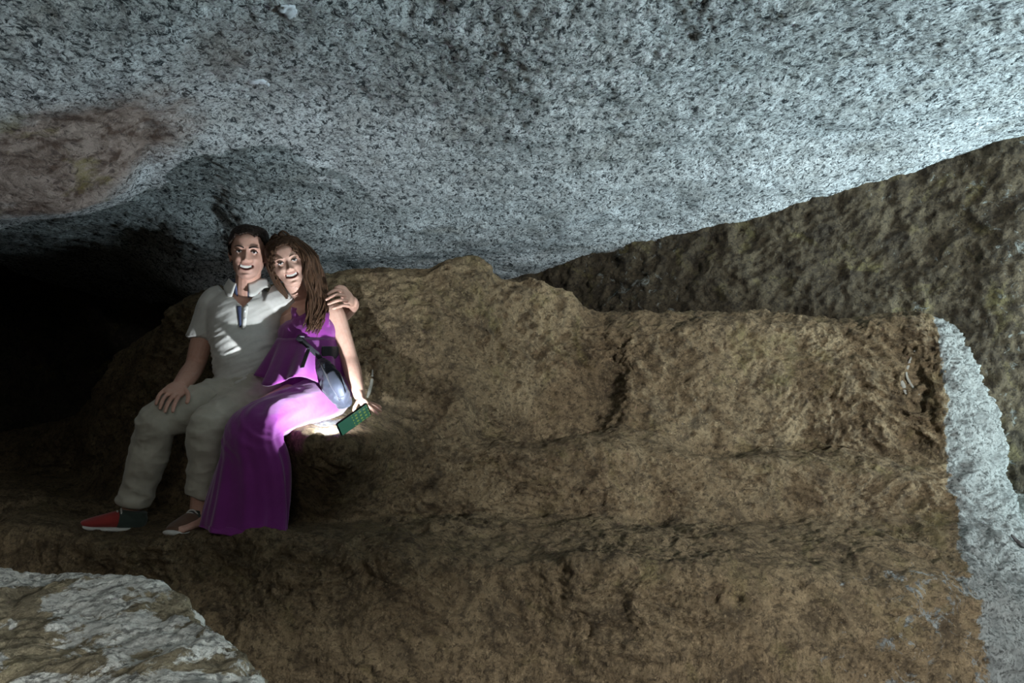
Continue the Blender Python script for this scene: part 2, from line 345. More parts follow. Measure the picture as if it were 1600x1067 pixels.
# ---- unseen rock masses added right of and behind the camera; they keep the daylight off the left half of the bench
def shade_block(name, cx, cy, rx, ry, h, label, z0=0.0):
    jt = np.linspace(0, 2 * math.pi, 130); jz = np.linspace(-0.08, 1, 70)
    sh = np.array([[(1 - 0.14 * max(z_, 0) + 0.07 * math.sin(3 * a + 2 * z_)) * (1 if z_ < 0.97 else 0.55) * (1 if z_ > 0.0 or z0 == 0 else 0.5) for a in jt] for z_ in jz])
    GJ = np.stack([cx + rx * sh * np.cos(jt)[None, :], cy + ry * sh * np.sin(jt)[None, :], np.repeat((z0 + jz * (h - z0))[:, None], 130, 1)], -1)
    o, JV = rock_surface(name, GJ, lambda V: 0.06 * fbm(V, 0.6, 4), M['wall'])
    attr(o, 'pale', np.full(len(JV), 0.2)); tag(o, label, kind='structure')
shade_block('wall_right', 3.35, 1.80, 0.46, 1.00, 1.48, 'added unseen rock block on the right that shades the couple')  # shares the far wall's name, but is an added blocker for the mouth light
shade_block('ceiling', 1.92, -0.8, 0.48, 0.34, 2.85, 'added unseen rock pendant behind the camera that shades the couple', 1.80)  # shares the ceiling's name, but is an added blocker for the passage light

# ---- boulder in the left foreground
ub = np.linspace(0, 1, 330)
edge_pts = [P(-420, 892, 1.66), P(-150, 880, 1.66), P(0, 873, 1.62), P(60, 878, 1.60), P(150, 886, 1.55), P(232, 899, 1.50), P(290, 932, 1.38), P(325, 968, 1.28), P(400, 1026, 1.13), P(465, 1072, 1.03), P(560, 1150, 0.86), P(700, 1300, 0.62)]
e = np.array([list(p) for p in edge_pts]); q = np.linspace(0, 1, len(e))
E = np.stack([pchip(q, e[:, k], ub) for k in range(3)], -1)
cen = np.array([-1.35, 0.35, CZ - 0.5])
def toward(k, dz): return E + (cen - E) * np.array([k, k, 0]) + np.array([0, 0, dz])
out_dir = E - cen; out_dir[:, 2] = 0; out_dir /= np.linalg.norm(out_dir, axis=1)[:, None]
b_rows = [toward(0.97, 0.03), toward(0.62, 0.015), toward(0.3, 0.0), toward(0.08, 0.0), E + np.array([0, 0, -0.004]), E + out_dir * 0.06 + np.array([0, 0, -0.10]), E + out_dir * 0.14 + np.array([0, 0, -0.5]), E + out_dir * 0.2 + np.array([0, 0, -1.12])]
GB = loft_rows(b_rows, 330, [34, 34, 30, 12, 14, 24, 14], 3)
def boulder_disp(V):
    w = V + 0.05 * np.stack([fbm(V, 0.25, 2), fbm(V, 0.25, 2, seed=9.1), fbm(V, 0.25, 2, seed=4.7)], -1)
    return 0.022 * fbm(w, 0.28, 3, seed=7.7) + 0.008 * fbm(w, 0.11, 3, 0.6, True, 3.9) - 0.006 + 0.004 * fbm(w, 0.03, 2, 0.6, True)
boulder, OV = rock_surface('boulder', GB, boulder_disp, M['boulder'], flip=True)
bpx = 800 + OV[:, 0] / np.maximum(OV[:, 1], .1) * F; bpy_ = 533.5 - (OV[:, 2] - CZ) / np.maximum(OV[:, 1], .1) * F
n = fbm(OV, 0.16, 3, seed=12.3)
ed = np.linalg.norm((OV - np.tile(E, (GB.shape[0], 1)))[:, :2], axis=1)
attr(boulder, 'pale', np.clip(0.38 + 0.75 * n + 0.40 * np.exp(-(ed / 0.14) ** 2), 0, 1))
tag(boulder, 'pale grey and brown boulder in the lower left foreground', 'rock')
# ------------------------------------------------------------------ figure building
def nv(v): return v / (np.linalg.norm(v) + 1e-12)
def A(v): return np.array([v[0], v[1], v[2]], float)
def PP(px, py, Y): return A(P(px, py, Y))
def catmull(pts, sub):
    pts = np.asarray(pts, float); n = len(pts); ext = np.vstack([2 * pts[0] - pts[1], pts, 2 * pts[-1] - pts[-2]]); out = []
    for i in range(n - 1):
        p0, p1, p2, p3 = ext[i:i + 4]
        for j in range(sub):
            t = j / sub
            out.append(0.5 * (2 * p1 + (p2 - p0) * t + (2 * p0 - 5 * p1 + 4 * p2 - p3) * t * t + (3 * p1 - p0 - 3 * p2 + p3) * t ** 3))
    out.append(pts[-1]); return np.array(out)
class Soup:
    """collects closed shells; build() links them as one mesh, fused() melts them into one continuous skin"""
    def __init__(s): s.V = []; s.Fc = []; s.n = 0
    def add(s, V, Fc):
        s.V.append(np.asarray(V, float)); s.Fc += [tuple(int(i) + s.n for i in f) for f in Fc]; s.n += len(V)
    def tube(s, pts, rad, side=(1, 0, 0), seg=18, sub=5, cap=0.6, wave=None):
        """pts: centres; rad: (half width along side, half thickness) per centre; rounded ends"""
        rad = [(r, r) if np.isscalar(r) else r for r in rad]
        C = catmull(pts, sub); R = np.maximum(catmull(np.array(rad, float), sub), 1e-4)
        T = np.gradient(C, axis=0); T /= np.linalg.norm(T, axis=1)[:, None] + 1e-12
        sd = np.asarray(side, float)
        SD = catmull(sd, sub) if sd.ndim == 2 else np.tile(sd, (len(C), 1))
        S = SD - (SD * T).sum(1)[:, None] * T; S /= np.linalg.norm(S, axis=1)[:, None] + 1e-9
        B = np.cross(T, S)
        if cap:
            k0, k1 = [], []
            m = (R[0].mean() + 0) * cap; M2 = R[-1].mean() * cap
            for q in (0.92, 0.7, 0.38):
                h = math.sqrt(1 - q * q)
                k0.append((C[0] - T[0] * m * h, R[0] * q, S[0], B[0])); k1.append((C[-1] + T[-1] * M2 * h, R[-1] * q, S[-1], B[-1]))
            k0 = k0[::-1]
            C = np.vstack([[k[0] for k in k0], C, [k[0] for k in k1]]); R = np.vstack([[k[1] for k in k0], R, [k[1] for k in k1]])
            S = np.vstack([[k[2] for k in k0], S, [k[2] for k in k1]]); B = np.vstack([[k[3] for k in k0], B, [k[3] for k in k1]])
        th = np.linspace(0, 2 * math.pi, seg, endpoint=False); L = len(C)
        f = np.ones((L, seg)) if wave is None else wave(np.linspace(0, 1, L)[:, None], th[None, :])
        V = (C[:, None, :] + f[:, :, None] * (np.cos(th)[None, :, None] * R[:, None, 0:1] * S[:, None, :] + np.sin(th)[None, :, None] * R[:, None, 1:2] * B[:, None, :])).reshape(-1, 3)
        Fc = []
        for i in range(L - 1):
            for j in range(seg):
                a = i * seg + j; b = i * seg + (j + 1) % seg; Fc.append((a, b, b + seg, a + seg))
        V = np.vstack([V, C[0] - T[0] * (R[0].mean() * 0.2), C[-1] + T[-1] * (R[-1].mean() * 0.2)])
        n0 = L * seg
        for j in range(seg):
            Fc.append((n0, (j + 1) % seg, j)); Fc.append((n0 + 1, (L - 1) * seg + j, (L - 1) * seg + (j + 1) % seg))
        s.add(V, Fc); return s
    def ball(s, c, r, ax=None, seg=16, rings=10):
        r = np.array([r, r, r] if np.isscalar(r) else r, float); ax = np.eye(3) if ax is None else np.asarray(ax)
        V = [(0, 0, 1)]
        for i in range(1, rings):
            a = math.pi * i / rings
            for j in range(seg): b = 2 * math.pi * j / seg; V.append((math.sin(a) * math.cos(b), math.sin(a) * math.sin(b), math.cos(a)))
        V.append((0, 0, -1)); V = np.array(V) * r @ ax + np.asarray(c)
        Fc = [(0, 1 + j, 1 + (j + 1) % seg) for j in range(seg)]
        for i in range(rings - 2):
            for j in range(seg): a = 1 + i * seg + j; b = 1 + i * seg + (j + 1) % seg; Fc.append((a, a + seg, b + seg, b))
        m = len(V) - 1; o = 1 + (rings - 2) * seg
        Fc += [(m, o + (j + 1) % seg, o + j) for j in range(seg)]
        s.add(V, Fc); return s
    def box(s, c, half, ax, bevel=0.18):
        """rounded slab: half sizes along the three axes ax"""
        h = np.asarray(half, float); b = bevel * min(h); V = []; ax = np.asarray(ax, float)
        prof = [(-1, b), (-1 + b / h[2] * 1.0, 0), (1 - b / h[2] * 1.0, 0), (1, b)]
        q = []
        for sx, sy in ((1, 1), (-1, 1), (-1, -1), (1, -1)):
            for k in range(4):
                a = math.atan2(sy, sx) - math.pi / 4 + k * math.pi / 6; q.append((sx, sy, math.cos(a), math.sin(a)))
        rc = min(h[0], h[1]) * 0.22
        for zz, ins in prof:
            for sx, sy, ca, sa in q:
                V.append((sx * (h[0] - rc) + ca * (rc - ins), sy * (h[1] - rc) + sa * (rc - ins), zz * h[2]))
        n = len(q); Fc = []
        for i in range(3):
            for j in range(n): Fc.append((i * n + j, i * n + (j + 1) % n, (i + 1) * n + (j + 1) % n, (i + 1) * n + j))
        Fc.append(tuple(range(n - 1, -1, -1))); Fc.append(tuple(range(3 * n, 4 * n)))
        s.add(np.array(V) @ ax + np.asarray(c), Fc); return s
    def mesh(s, name):
        me = bpy.data.meshes.new(name); me.from_pydata([tuple(v) for v in np.vstack(s.V)], [], s.Fc); me.update(); return me
    def build(s, name, mat, parent=None, smooth=True):
        me = s.mesh(name); me.materials.append(mat)
        if smooth: me.polygons.foreach_set('use_smooth', np.ones(len(me.polygons), bool))
        o = bpy.data.objects.new(name, me); COL.objects.link(o)
        if parent: o.parent = parent
        return o
    def fused(s, name, mat, parent, voxel=0.004, smooth=2, sfac=0.5, disp=None, drop=None):
        tmp = bpy.data.objects.new('tmp', s.mesh('tmp')); COL.objects.link(tmp)
        r = tmp.modifiers.new('r', 'REMESH'); r.mode = 'VOXEL'; r.voxel_size = voxel; r.adaptivity = 0
        if smooth: k = tmp.modifiers.new('s', 'SMOOTH'); k.iterations = smooth; k.factor = sfac
        dg = bpy.context.evaluated_depsgraph_get(); me = bpy.data.meshes.new_from_object(tmp.evaluated_get(dg)); bpy.data.objects.remove(tmp)
        me.name = name; me.materials.clear(); me.materials.append(mat)
        N = len(me.vertices); V = np.empty(N * 3, np.float32); me.vertices.foreach_get('co', V); V = V.reshape(-1, 3).astype(float)
        if disp is not None:
            nn = np.empty(N * 3, np.float32); me.vertex_normals.foreach_get('vector', nn); nn = nn.reshape(-1, 3)
            V = V + nn * disp(V)[:, None]; me.vertices.foreach_set('co', V.astype(np.float32).ravel())
        if drop is not None:
            kill = drop(V); bm = bmesh.new(); bm.from_mesh(me); bm.verts.ensure_lookup_table()
            bmesh.ops.delete(bm, geom=[bm.verts[i] for i in np.nonzero(kill)[0]], context='VERTS'); bm.to_mesh(me); bm.free()
        me.polygons.foreach_set('use_smooth', np.ones(len(me.polygons), bool)); me.update()
        o = bpy.data.objects.new(name, me); COL.objects.link(o); o.parent = parent
        return o
def verts_of(o):
    V = np.empty(len(o.data.vertices) * 3, np.float32); o.data.vertices.foreach_get('co', V); return V.reshape(-1, 3).astype(float)

# ------------------------------------------------------------------ figure materials
def skin_material(name, base):
    t = NT(name)
    c = t.mix(t.ramp(t.noise(60, 4, 0.6), [(0.35, 0.35), (0.6, 0.0)]), base, (base[0] * 0.85, base[1] * 0.68, base[2] * 0.62))
    c = t.mix(t.math('MULTIPLY', t.attr('lip'), 0.8), c, (0.50, 0.20, 0.17))
    c = t.mix(t.math('MULTIPLY', t.attr('stubble'), 0.30), c, (0.16, 0.10, 0.09))
    s = t.b; s.inputs['Subsurface Weight'].default_value = 0.03; s.inputs['Subsurface Radius'].default_value = (0.012, 0.005, 0.003)
    s.inputs['Subsurface Scale'].default_value = 1.0
    return t.done(c, 0.52, t.bump(t.noise(220, 3), 0.001, 0.5), 0.35)
def cloth_material(name, base, weave=700, rough=0.85, dark=0.8, sheen=0.2):
    t = NT(name)
    c = t.mix(t.ramp(t.noise(9, 4, 0.6), [(0.35, 1.0), (0.65, 0.0)]), base, tuple(x * dark for x in base))
    t.b.inputs['Sheen Weight'].default_value = sheen
    return t.done(c, rough, t.bump(t.noise(weave, 2), 0.0008, 0.5, t.bump(t.noise(38, 4, 0.6), 0.004, 0.35)), 0.2)
def hair_material(name, a, b, st=(1, 1, 0.12), sc=260):
    t = NT(name); c = t.mix(t.ramp(t.noise(sc, 3, 0.6, 0.0, t.mapped(st)), [(0.35, 0.0), (0.65, 1.0)]), a, b)
    return t.done(c, 0.55, t.bump(t.noise(sc, 3, 0.6, 0.0, t.mapped(st)), 0.003, 0.8), 0.15)
def plain(name, c, rough=0.6, spec=0.3, metal=0.0):
    t = NT(name); t.b.inputs['Metallic'].default_value = metal
    col = t.mix(t.ramp(t.noise(50, 3), [(0.35, 0.5), (0.65, 0.0)]), c, tuple(x * 0.75 for x in c))
    return t.done(col, rough, None, spec)
M['skin_m'] = skin_material('ruddy_skin', (0.56, 0.33, 0.25)); M['skin_w'] = skin_material('fair_skin', (0.55, 0.34, 0.26))
M['polo'] = cloth_material('white_polo_knit', (0.62, 0.60, 0.55)); M['navy'] = cloth_material('navy_lining', (0.05, 0.065, 0.13))
M['chino'] = cloth_material('beige_trouser_cotton', (0.46, 0.43, 0.35)); M['dress'] = cloth_material('purple_jersey', (0.205, 0.024, 0.21), 900, 0.6, 0.85, 0.35)
M['hair_m'] = hair_material('dark_brown_short_hair', (0.012, 0.008, 0.006), (0.035, 0.022, 0.016)); M['hair_w'] = hair_material('brown_long_hair', (0.030, 0.016, 0.010), (0.095, 0.050, 0.027))
M['brow_m'] = plain('dark_brow_hair', (0.03, 0.018, 0.013), 0.7); M['brow_w'] = plain('brown_brow_hair', (0.13, 0.07, 0.045), 0.7)
M['teeth'] = plain('teeth_enamel', (0.80, 0.77, 0.70), 0.3, 0.5); M['button'] = plain('white_button', (0.7, 0.7, 0.68), 0.35)
def eye_material():
    t = NT('eye_white_and_iris'); sx = t.n('ShaderNodeSeparateXYZ'); t.link(t.coord(), sx.inputs[0])
    r = t.math('SQRT', t.math('ADD', t.math('MULTIPLY', sx.outputs[0], sx.outputs[0]), t.math('MULTIPLY', sx.outputs[2], sx.outputs[2])))
    c = t.mix(t.math('LESS_THAN', r, 0.0056), (0.60, 0.55, 0.52), (0.018, 0.012, 0.009)); return t.done(c, 0.2, None, 0.5)
M['eye'] = eye_material()

# ------------------------------------------------------------------ heads
def head_slices(ofs=0.0, nz=96, nth=104, jaw=1.0):
    zz = -0.116 + 0.236 * (0.5 - 0.5 * np.cos(np.linspace(0.03, math.pi - 0.02, nz)))
    w = pchip([-0.118, -0.112, -0.100, -0.082, -0.06, -0.035, -0.008, 0.02, 0.05, 0.088, 0.108, 0.1205], [0.010, 0.020, 0.036 * jaw, 0.050 * jaw, 0.0595 * jaw, 0.0665, 0.0715, 0.0755, 0.0765, 0.066, 0.046, 0.004], zz)
    f = pchip([-0.118, -0.112, -0.102, -0.085, -0.06, -0.03, 0.0, 0.025, 0.055, 0.088, 0.108, 0.1205], [0.052, 0.070, 0.083, 0.086, 0.0855, 0.0865, 0.087, 0.0925, 0.0895, 0.071, 0.045, 0.0], zz)
    b = pchip([-0.118, -0.10, -0.08, -0.05, -0.02, 0.02, 0.05, 0.088, 0.108, 0.1205], [0.03, 0.0, -0.035, -0.072, -0.090, -0.0975, -0.096, -0.078, -0.052, -0.006], zz)
    th = np.linspace(0, 2 * math.pi, nth, endpoint=False); e = 2 / 2.25
    cx = np.sign(np.cos(th)) * np.abs(np.cos(th)) ** e; sy = np.sign(np.sin(th)) * np.abs(np.sin(th)) ** e
    X = (w[:, None] + ofs) * cx; Yc = ((f + b) / 2)[:, None] + ((f - b) / 2 + ofs)[:, None] * sy
    Z = np.repeat(zz[:, None], nth, 1) + ofs * 0.9 * np.clip(zz / 0.12, 0, 1)[:, None]
    Q = []
    for i in range(nz - 1):
        for j in range(nth): a = i * nth + j; c = i * nth + (j + 1) % nth; Q.append((a, c, c + nth, a + nth))
    return X, Yc, Z, sy, Q, nz, nth
def g(x, s): return np.exp(-(x / s) ** 2)
MOUTH = dict(z=-0.069, w=0.030, k=11.0)
def head_mesh(fem=False):
    X, Yv, Z, sy, Q, nz, nth = head_slices(0.0, jaw=0.90 if fem else 1.04)
    fr = sstep(0.15, 0.55, sy); ax = np.abs(X); d = np.zeros_like(X)
    d += -0.0135 * g(ax - 0.0315, 0.0150) * g(Z - 0.002, 0.0105)
    d += (0.003 if fem else 0.0065) * g(ax - 0.029, 0.020) * g(Z - 0.0205, 0.0065)
    prog = np.clip((0.014 - Z) / 0.052, 0, 1)                               # down the bridge of the nose
    nose = (0.004 + (0.020 if fem else 0.024) * prog ** 1.2) * g(X, 0.0062 + 0.0038 * prog) * sstep(0.026, 0.008, Z) * sstep(-0.0475, -0.0385, Z)
    d += nose + 0.007 * g(X, 0.0085) * g(Z + 0.0345, 0.0075) + 0.0085 * g(ax - 0.0125, 0.0058) * g(Z + 0.0385, 0.0065)
    d += 0.0095 * g(ax - 0.041, 0.0165) * g(Z + 0.030, 0.0145)              # raised smiling cheeks
    d += -0.0045 * g(ax - (0.021 + 0.28 * np.clip(-0.036 - Z, 0, 0.06)), 0.0045) * sstep(-0.082, -0.06, Z) * sstep(-0.03, -0.044, Z)
    zc = MOUTH['z'] + MOUTH['k'] * X ** 2; inside = sstep(MOUTH['w'] + 0.004, MOUTH['w'] - 0.006, ax)
    d += inside * (0.0040 * g(Z - zc - 0.0115, 0.0045) + 0.0070 * g(Z - zc + 0.0125, 0.0055))
    open_ = 0.0088 * np.sqrt(np.clip(1 - (X / MOUTH['w']) ** 2, 0, 1))
    d += -0.020 * sstep(open_ + 0.0022, open_ - 0.0012, np.abs(Z - zc)) * (ax < MOUTH['w'])
    d += 0.008 * g(X, 0.016) * g(Z + 0.104, 0.0105) - 0.003 * g(X, 0.022) * g(Z + 0.091, 0.005)
    Yv = Yv + d * fr
    V = np.stack([X, Yv, Z], -1).reshape(-1, 3)
    Q = Q + [tuple(range(nth - 1, -1, -1)), tuple(range((nz - 1) * nth, nz * nth))]
    return V, Q
class Head:
    """places a head: centre, looking direction, roll; local x = viewer's right, y = out of the face, z = up"""
    def __init__(s, c, yaw, pitch, roll, k, fem):
        s.c = np.asarray(c, float); s.k = k; s.fem = fem
        m = Matrix.Rotation(math.radians(roll), 3, 'Y') @ Matrix.Rotation(math.radians(yaw), 3, 'Z') @ Matrix.Rotation(math.radians(pitch), 3, 'X')
        base = np.array([[1, 0, 0], [0, -1, 0], [0, 0, 1]], float)          # rows: local axes in the world
        R = np.array(m); s.ax = base @ R.T
    def w(s, L): return np.asarray(L, float) * s.k @ s.ax + s.c
    def loc(s, V): return (V - s.c) @ s.ax.T / s.k
    def put(s, soup):
        V, Q = head_mesh(s.fem); soup.add(s.w(V), [q[::-1] for q in Q])
        for sx in (-1, 1):
            a = s.ax.copy(); soup.ball(s.w((sx * 0.077, -0.004, -0.012)), np.array([0.007, 0.017, 0.030]) * s.k, a)
            soup.ball(s.w((sx * 0.082, -0.006, 0.0)), np.array([0.007, 0.018, 0.021]) * s.k, a)
            # eyelids
            lid = [s.w((sx * (0.0315 + 0.014 * u), 0.0835 - 0.004 * u * u - (0.005 * u if u > 0 else 0), 0.0020 + 0.0072 * (1 - u * u) - 0.001 * u)) for u in (-1, -0.5, 0, 0.5, 1)]
            soup.tube(lid, [0.0020 * s.k, 0.0028 * s.k, 0.0030 * s.k, 0.0028 * s.k, 0.0020 * s.k], seg=8, sub=3)
            lid = [s.w((sx * (0.0315 + 0.014 * u), 0.0815 - 0.004 * u * u - (0.004 * u if u > 0 else 0), 0.0015 - 0.0078 * (1 - u * u))) for u in (-1, -0.5, 0, 0.5, 1)]
            soup.tube(lid, [0.0018 * s.k, 0.0025 * s.k, 0.0027 * s.k, 0.0025 * s.k, 0.0018 * s.k], seg=8, sub=3)
    def details(s, parent, brow_mat):
        for sx in (-1, 1):
            e = Soup().ball((0, 0, 0), np.array([0.0125, 0.0095, 0.0085]) * s.k).build('eye', M['eye'], parent)
            e.matrix_basis = Matrix.Translation(Vector(s.w((sx * 0.0315, 0.0768, 0.0018)))) @ Matrix([[s.ax[j][i] for j in range(3)] for i in range(3)]).to_4x4()
            lash = [s.w((sx * (0.0315 + 0.0145 * u), 0.0886 - 0.004 * u * u - (0.005 * u if u > 0 else 0), 0.0004 + 0.0058 * (1 - u * u) - 0.001 * u)) for u in (-1, -0.5, 0, 0.5, 1)]
            Soup().tube(lash, [0.0012 * s.k, 0.0020 * s.k, 0.0022 * s.k, 0.0021 * s.k, 0.0016 * s.k], seg=6, sub=3).build('eyelashes', M['brow_m'], parent)
            b = Soup(); z0 = 0.0205 if s.fem else 0.0185
            pts = [s.w((sx * (0.031 + 0.019 * u), 0.0965 - 0.007 * (u + 0.2) ** 2 - (0.004 if s.fem else 0.0), z0 + 0.0035 * (1 - (u - 0.25) ** 2))) for u in (-1, -0.4, 0.3, 1)]
            th = 0.0019 if s.fem else 0.0032
            b.tube(pts, [(0.003, th), (0.003, th * 1.1), (0.003, th), (0.002, th * 0.5)], side=s.ax[1], seg=8, sub=4).build('eyebrow', brow_mat, parent)
        t = Soup()                                                          # upper teeth
        for i in range(8):
            x = (i - 3.5) * 0.0058; z = MOUTH['z'] + MOUTH['k'] * x * x
            t.box(s.w((x, 0.0825 - 9.0 * x * x, z + 0.0040)), np.array([0.0028, 0.0016, 0.0058]) * s.k, s.ax, 0.25)
        t.build('teeth', M['teeth'], parent)
    def paint(s, o, stubble):
        V = verts_of(o); L = s.loc(V); X, Yv, Z = L.T; zc = MOUTH['z'] + MOUTH['k'] * X ** 2; ax = np.abs(X); near = (Yv > 0.05) & (np.abs(Z) < 0.13) & (ax < 0.09)
        op = 0.0088 * np.sqrt(np.clip(1 - (X / MOUTH['w']) ** 2, 0, 1)); dz = np.abs(Z - zc)
        lip = near * sstep(MOUTH['w'] + 0.004, MOUTH['w'] - 0.003, ax) * sstep(op + 0.0060, op + 0.003, dz)
        attr(o, 'lip', lip)
        st = near * sstep(-0.035, -0.06, Z) * (Z > -0.12) if stubble else 0 * X
        attr(o, 'stubble', st)

def finger(s, pts, r, sub=4):
    s.tube(pts, [r * 1.08, r, r * 0.95, r * 0.78][:len(pts)] if len(pts) == 4 else [r] * len(pts), seg=10, sub=sub, cap=0.9)

# ------------------------------------------------------------------ the man
def empty(name, loc):
    o = bpy.data.objects.new(name, None); COL.objects.link(o); o.location = loc; o.empty_display_size = 0.2
    bpy.context.view_layer.update(); return o
def keep(parent):      # meshes are modelled in world space: undo the parent's offset
    for ch in parent.children:
        ch.matrix_parent_inverse = parent.matrix_world.inverted()
        for g_ in ch.children: g_.matrix_parent_inverse = Matrix.Identity(4)

man = empty('person', P(255, 831, 3.15))
HM = Head(PP(389, 397, 3.44), 12, -1, 3, 1.0, False)
B = Soup(); HM.put(B)
B.tube([HM.w((0, -0.018, -0.045)), HM.w((0, -0.022, -0.085)), PP(388, 455, 3.48), PP(388, 474, 3.50)], [(0.050, 0.052), (0.054, 0.056), (0.060, 0.060), (0.080, 0.070)])
B.tube([PP(388, 470, 3.49), PP(386, 486, 3.485), PP(386, 520, 3.47), PP(388, 570, 3.46), PP(388, 612, 3.46)], [(0.11, 0.062), (0.155, 0.086), (0.150, 0.100), (0.130, 0.10), (0.155, 0.11)], side=(0.95, 0.31, 0))
# right arm, hand on the thigh
B.tube([PP(344, 468, 3.49), PP(331, 492, 3.48), PP(314, 538, 3.47), PP(305, 570, 3.45), PP(294, 587, 3.34), PP(283, 600, 3.22), PP(279, 605, 3.19)], [0.060, 0.056, 0.048, 0.043, 0.042, 0.033, 0.029])
B.tube([PP(283, 601, 3.21), PP(276, 608, 3.16), PP(268, 615, 3.12)], [(0.027, 0.022), (0.040, 0.018), (0.040, 0.015)], side=(0.75, -0.3, -0.5))
for a, b, c, d_ in ((PP(259, 608, 3.13), PP(250, 616, 3.10), PP(246, 624, 3.08), PP(244, 631, 3.07)), (PP(265, 613, 3.12), PP(256, 622, 3.085), PP(252, 631, 3.065), PP(250, 638, 3.055)),
                    (PP(272, 617, 3.11), PP(264, 627, 3.075), PP(260, 636, 3.055), PP(258, 643, 3.045)), (PP(279, 619, 3.11), PP(274, 629, 3.08), PP(271, 637, 3.06), PP(270, 643, 3.05))):
    finger(B, (a, b, c, d_), 0.0085)
finger(B, (PP(287, 606, 3.18), PP(293, 614, 3.15), PP(294, 622, 3.125), PP(292, 629, 3.11)), 0.0095)
# left arm around her back, hand over her shoulder
B.tube([PP(432, 470, 3.50), PP(452, 478, 3.55), PP(498, 498, 3.70), PP(528, 494, 3.70), PP(548, 478, 3.62), PP(549, 472, 3.57)], [0.060, 0.056, 0.046, 0.043, 0.036, 0.030])
B.tube([PP(549, 473, 3.58), PP(545, 466, 3.53), PP(537, 463, 3.485)], [(0.026, 0.022), (0.040, 0.017), (0.040, 0.014)], side=(0.15, -0.55, -0.85))
for f_ in ((PP(537, 455, 3.50), PP(526, 453, 3.455), PP(518, 456, 3.425), PP(512, 460, 3.40)), (PP(539, 462, 3.475), PP(527, 460, 3.42), PP(517, 464, 3.39), PP(510, 468, 3.372)),
           (PP(542, 470, 3.465), PP(530, 469, 3.405), PP(520, 472, 3.38), PP(513, 475, 3.365)), (PP(545, 478, 3.46), PP(536, 477, 3.41), PP(527, 480, 3.385), PP(520, 482, 3.375))):
    finger(B, f_, 0.0082)
finger(B, (PP(545, 459, 3.54), PP(538, 450, 3.51), PP(530, 448, 3.48), PP(524, 450, 3.465)), 0.0092)
# legs
KR, AR = PP(248, 657, 3.13), PP(205, 800, 3.20); KL, AL = PP(326, 668, 3.10), PP(311, 798, 3.17)
B.tube([PP(368, 610, 3.45), PP(310, 632, 3.28), KR, PP(232, 700, 3.17), PP(214, 760, 3.19), AR], [0.085, 0.078, 0.056, 0.054, 0.044, 0.038])
B.tube([PP(405, 614, 3.45), PP(365, 640, 3.27), KL, PP(322, 710, 3.14), PP(315, 765, 3.16), AL], [0.085, 0.075, 0.056, 0.052, 0.042, 0.036])
B.tube([AR, PP(197, 812, 3.19), PP(165, 816, 3.17), PP(140, 819, 3.15)], [(0.034, 0.036), (0.036, 0.030), (0.036, 0.022), (0.030, 0.014)], side=(0, 1, 0))
B.tube([AL, PP(308, 814, 3.14), PP(292, 822, 3.06), PP(280, 828, 3.0)], [(0.034, 0.036), (0.036, 0.030), (0.036, 0.022), (0.030, 0.014)], side=(1, -0.4, 0))
body = B.fused('body', M['skin_m'], man, 0.0028, 1, 0.5)
HM.paint(body, True); HM.details(man, M['brow_m'])

# short dark hair
def hair_cap(head, name, mat, parent, ofs, hairline, amp, voxel=0.0035):
    X, Yv, Z, sy, Q, nz, nth = head_slices(ofs)
    V = np.stack([X, Yv, Z], -1).reshape(-1, 3)
    sp = Soup(); sp.add(head.w(V), [q[::-1] for q in Q] + [tuple(range(nth)), tuple(range(nz * nth - 1, (nz - 1) * nth - 1, -1))])
    def disp(W):
        L = head.loc(W); return amp * fbm(L * np.array([1, 0.45, 0.6]), 0.016, 3, 0.6, True) + 0.004 * fbm(L, 0.05, 2)
    def drop(W):
        L = head.loc(W); return hairline(L[:, 0], L[:, 1], L[:, 2] + 0.004 * fbm(L, 0.012, 2))
    o = sp.fused(name, mat, parent, voxel, 1, 0.5, disp, drop)
    sm = o.modifiers.new('thickness', 'SOLIDIFY'); sm.thickness = 0.010; sm.offset = -1
    return o
def line_m(x, y, z):
    lim = np.where(y > 0.02, 0.074 + 6.0 * np.clip(0.04 - np.abs(x), 0, 1) ** 2 - 0.0, -0.005)
    lim = np.where(y > 0.02, np.maximum(lim - 1.5 * np.clip(np.abs(x) - 0.052, 0, 1), 0.02), lim)
    lim = np.where((y <= 0.02) & (y > -0.02), -0.012 + 0.35 * 0, lim); lim = np.where(y <= -0.02, -0.055 - 0.1 * 0, lim)
    ear = (np.abs(x) > 0.06) & (y < 0.012) & (y > -0.035) & (z < 0.022)
    return (z < lim) | ear
hair_cap(HM, 'hair', M['hair_m'], man, 0.0075, line_m, 0.0035)

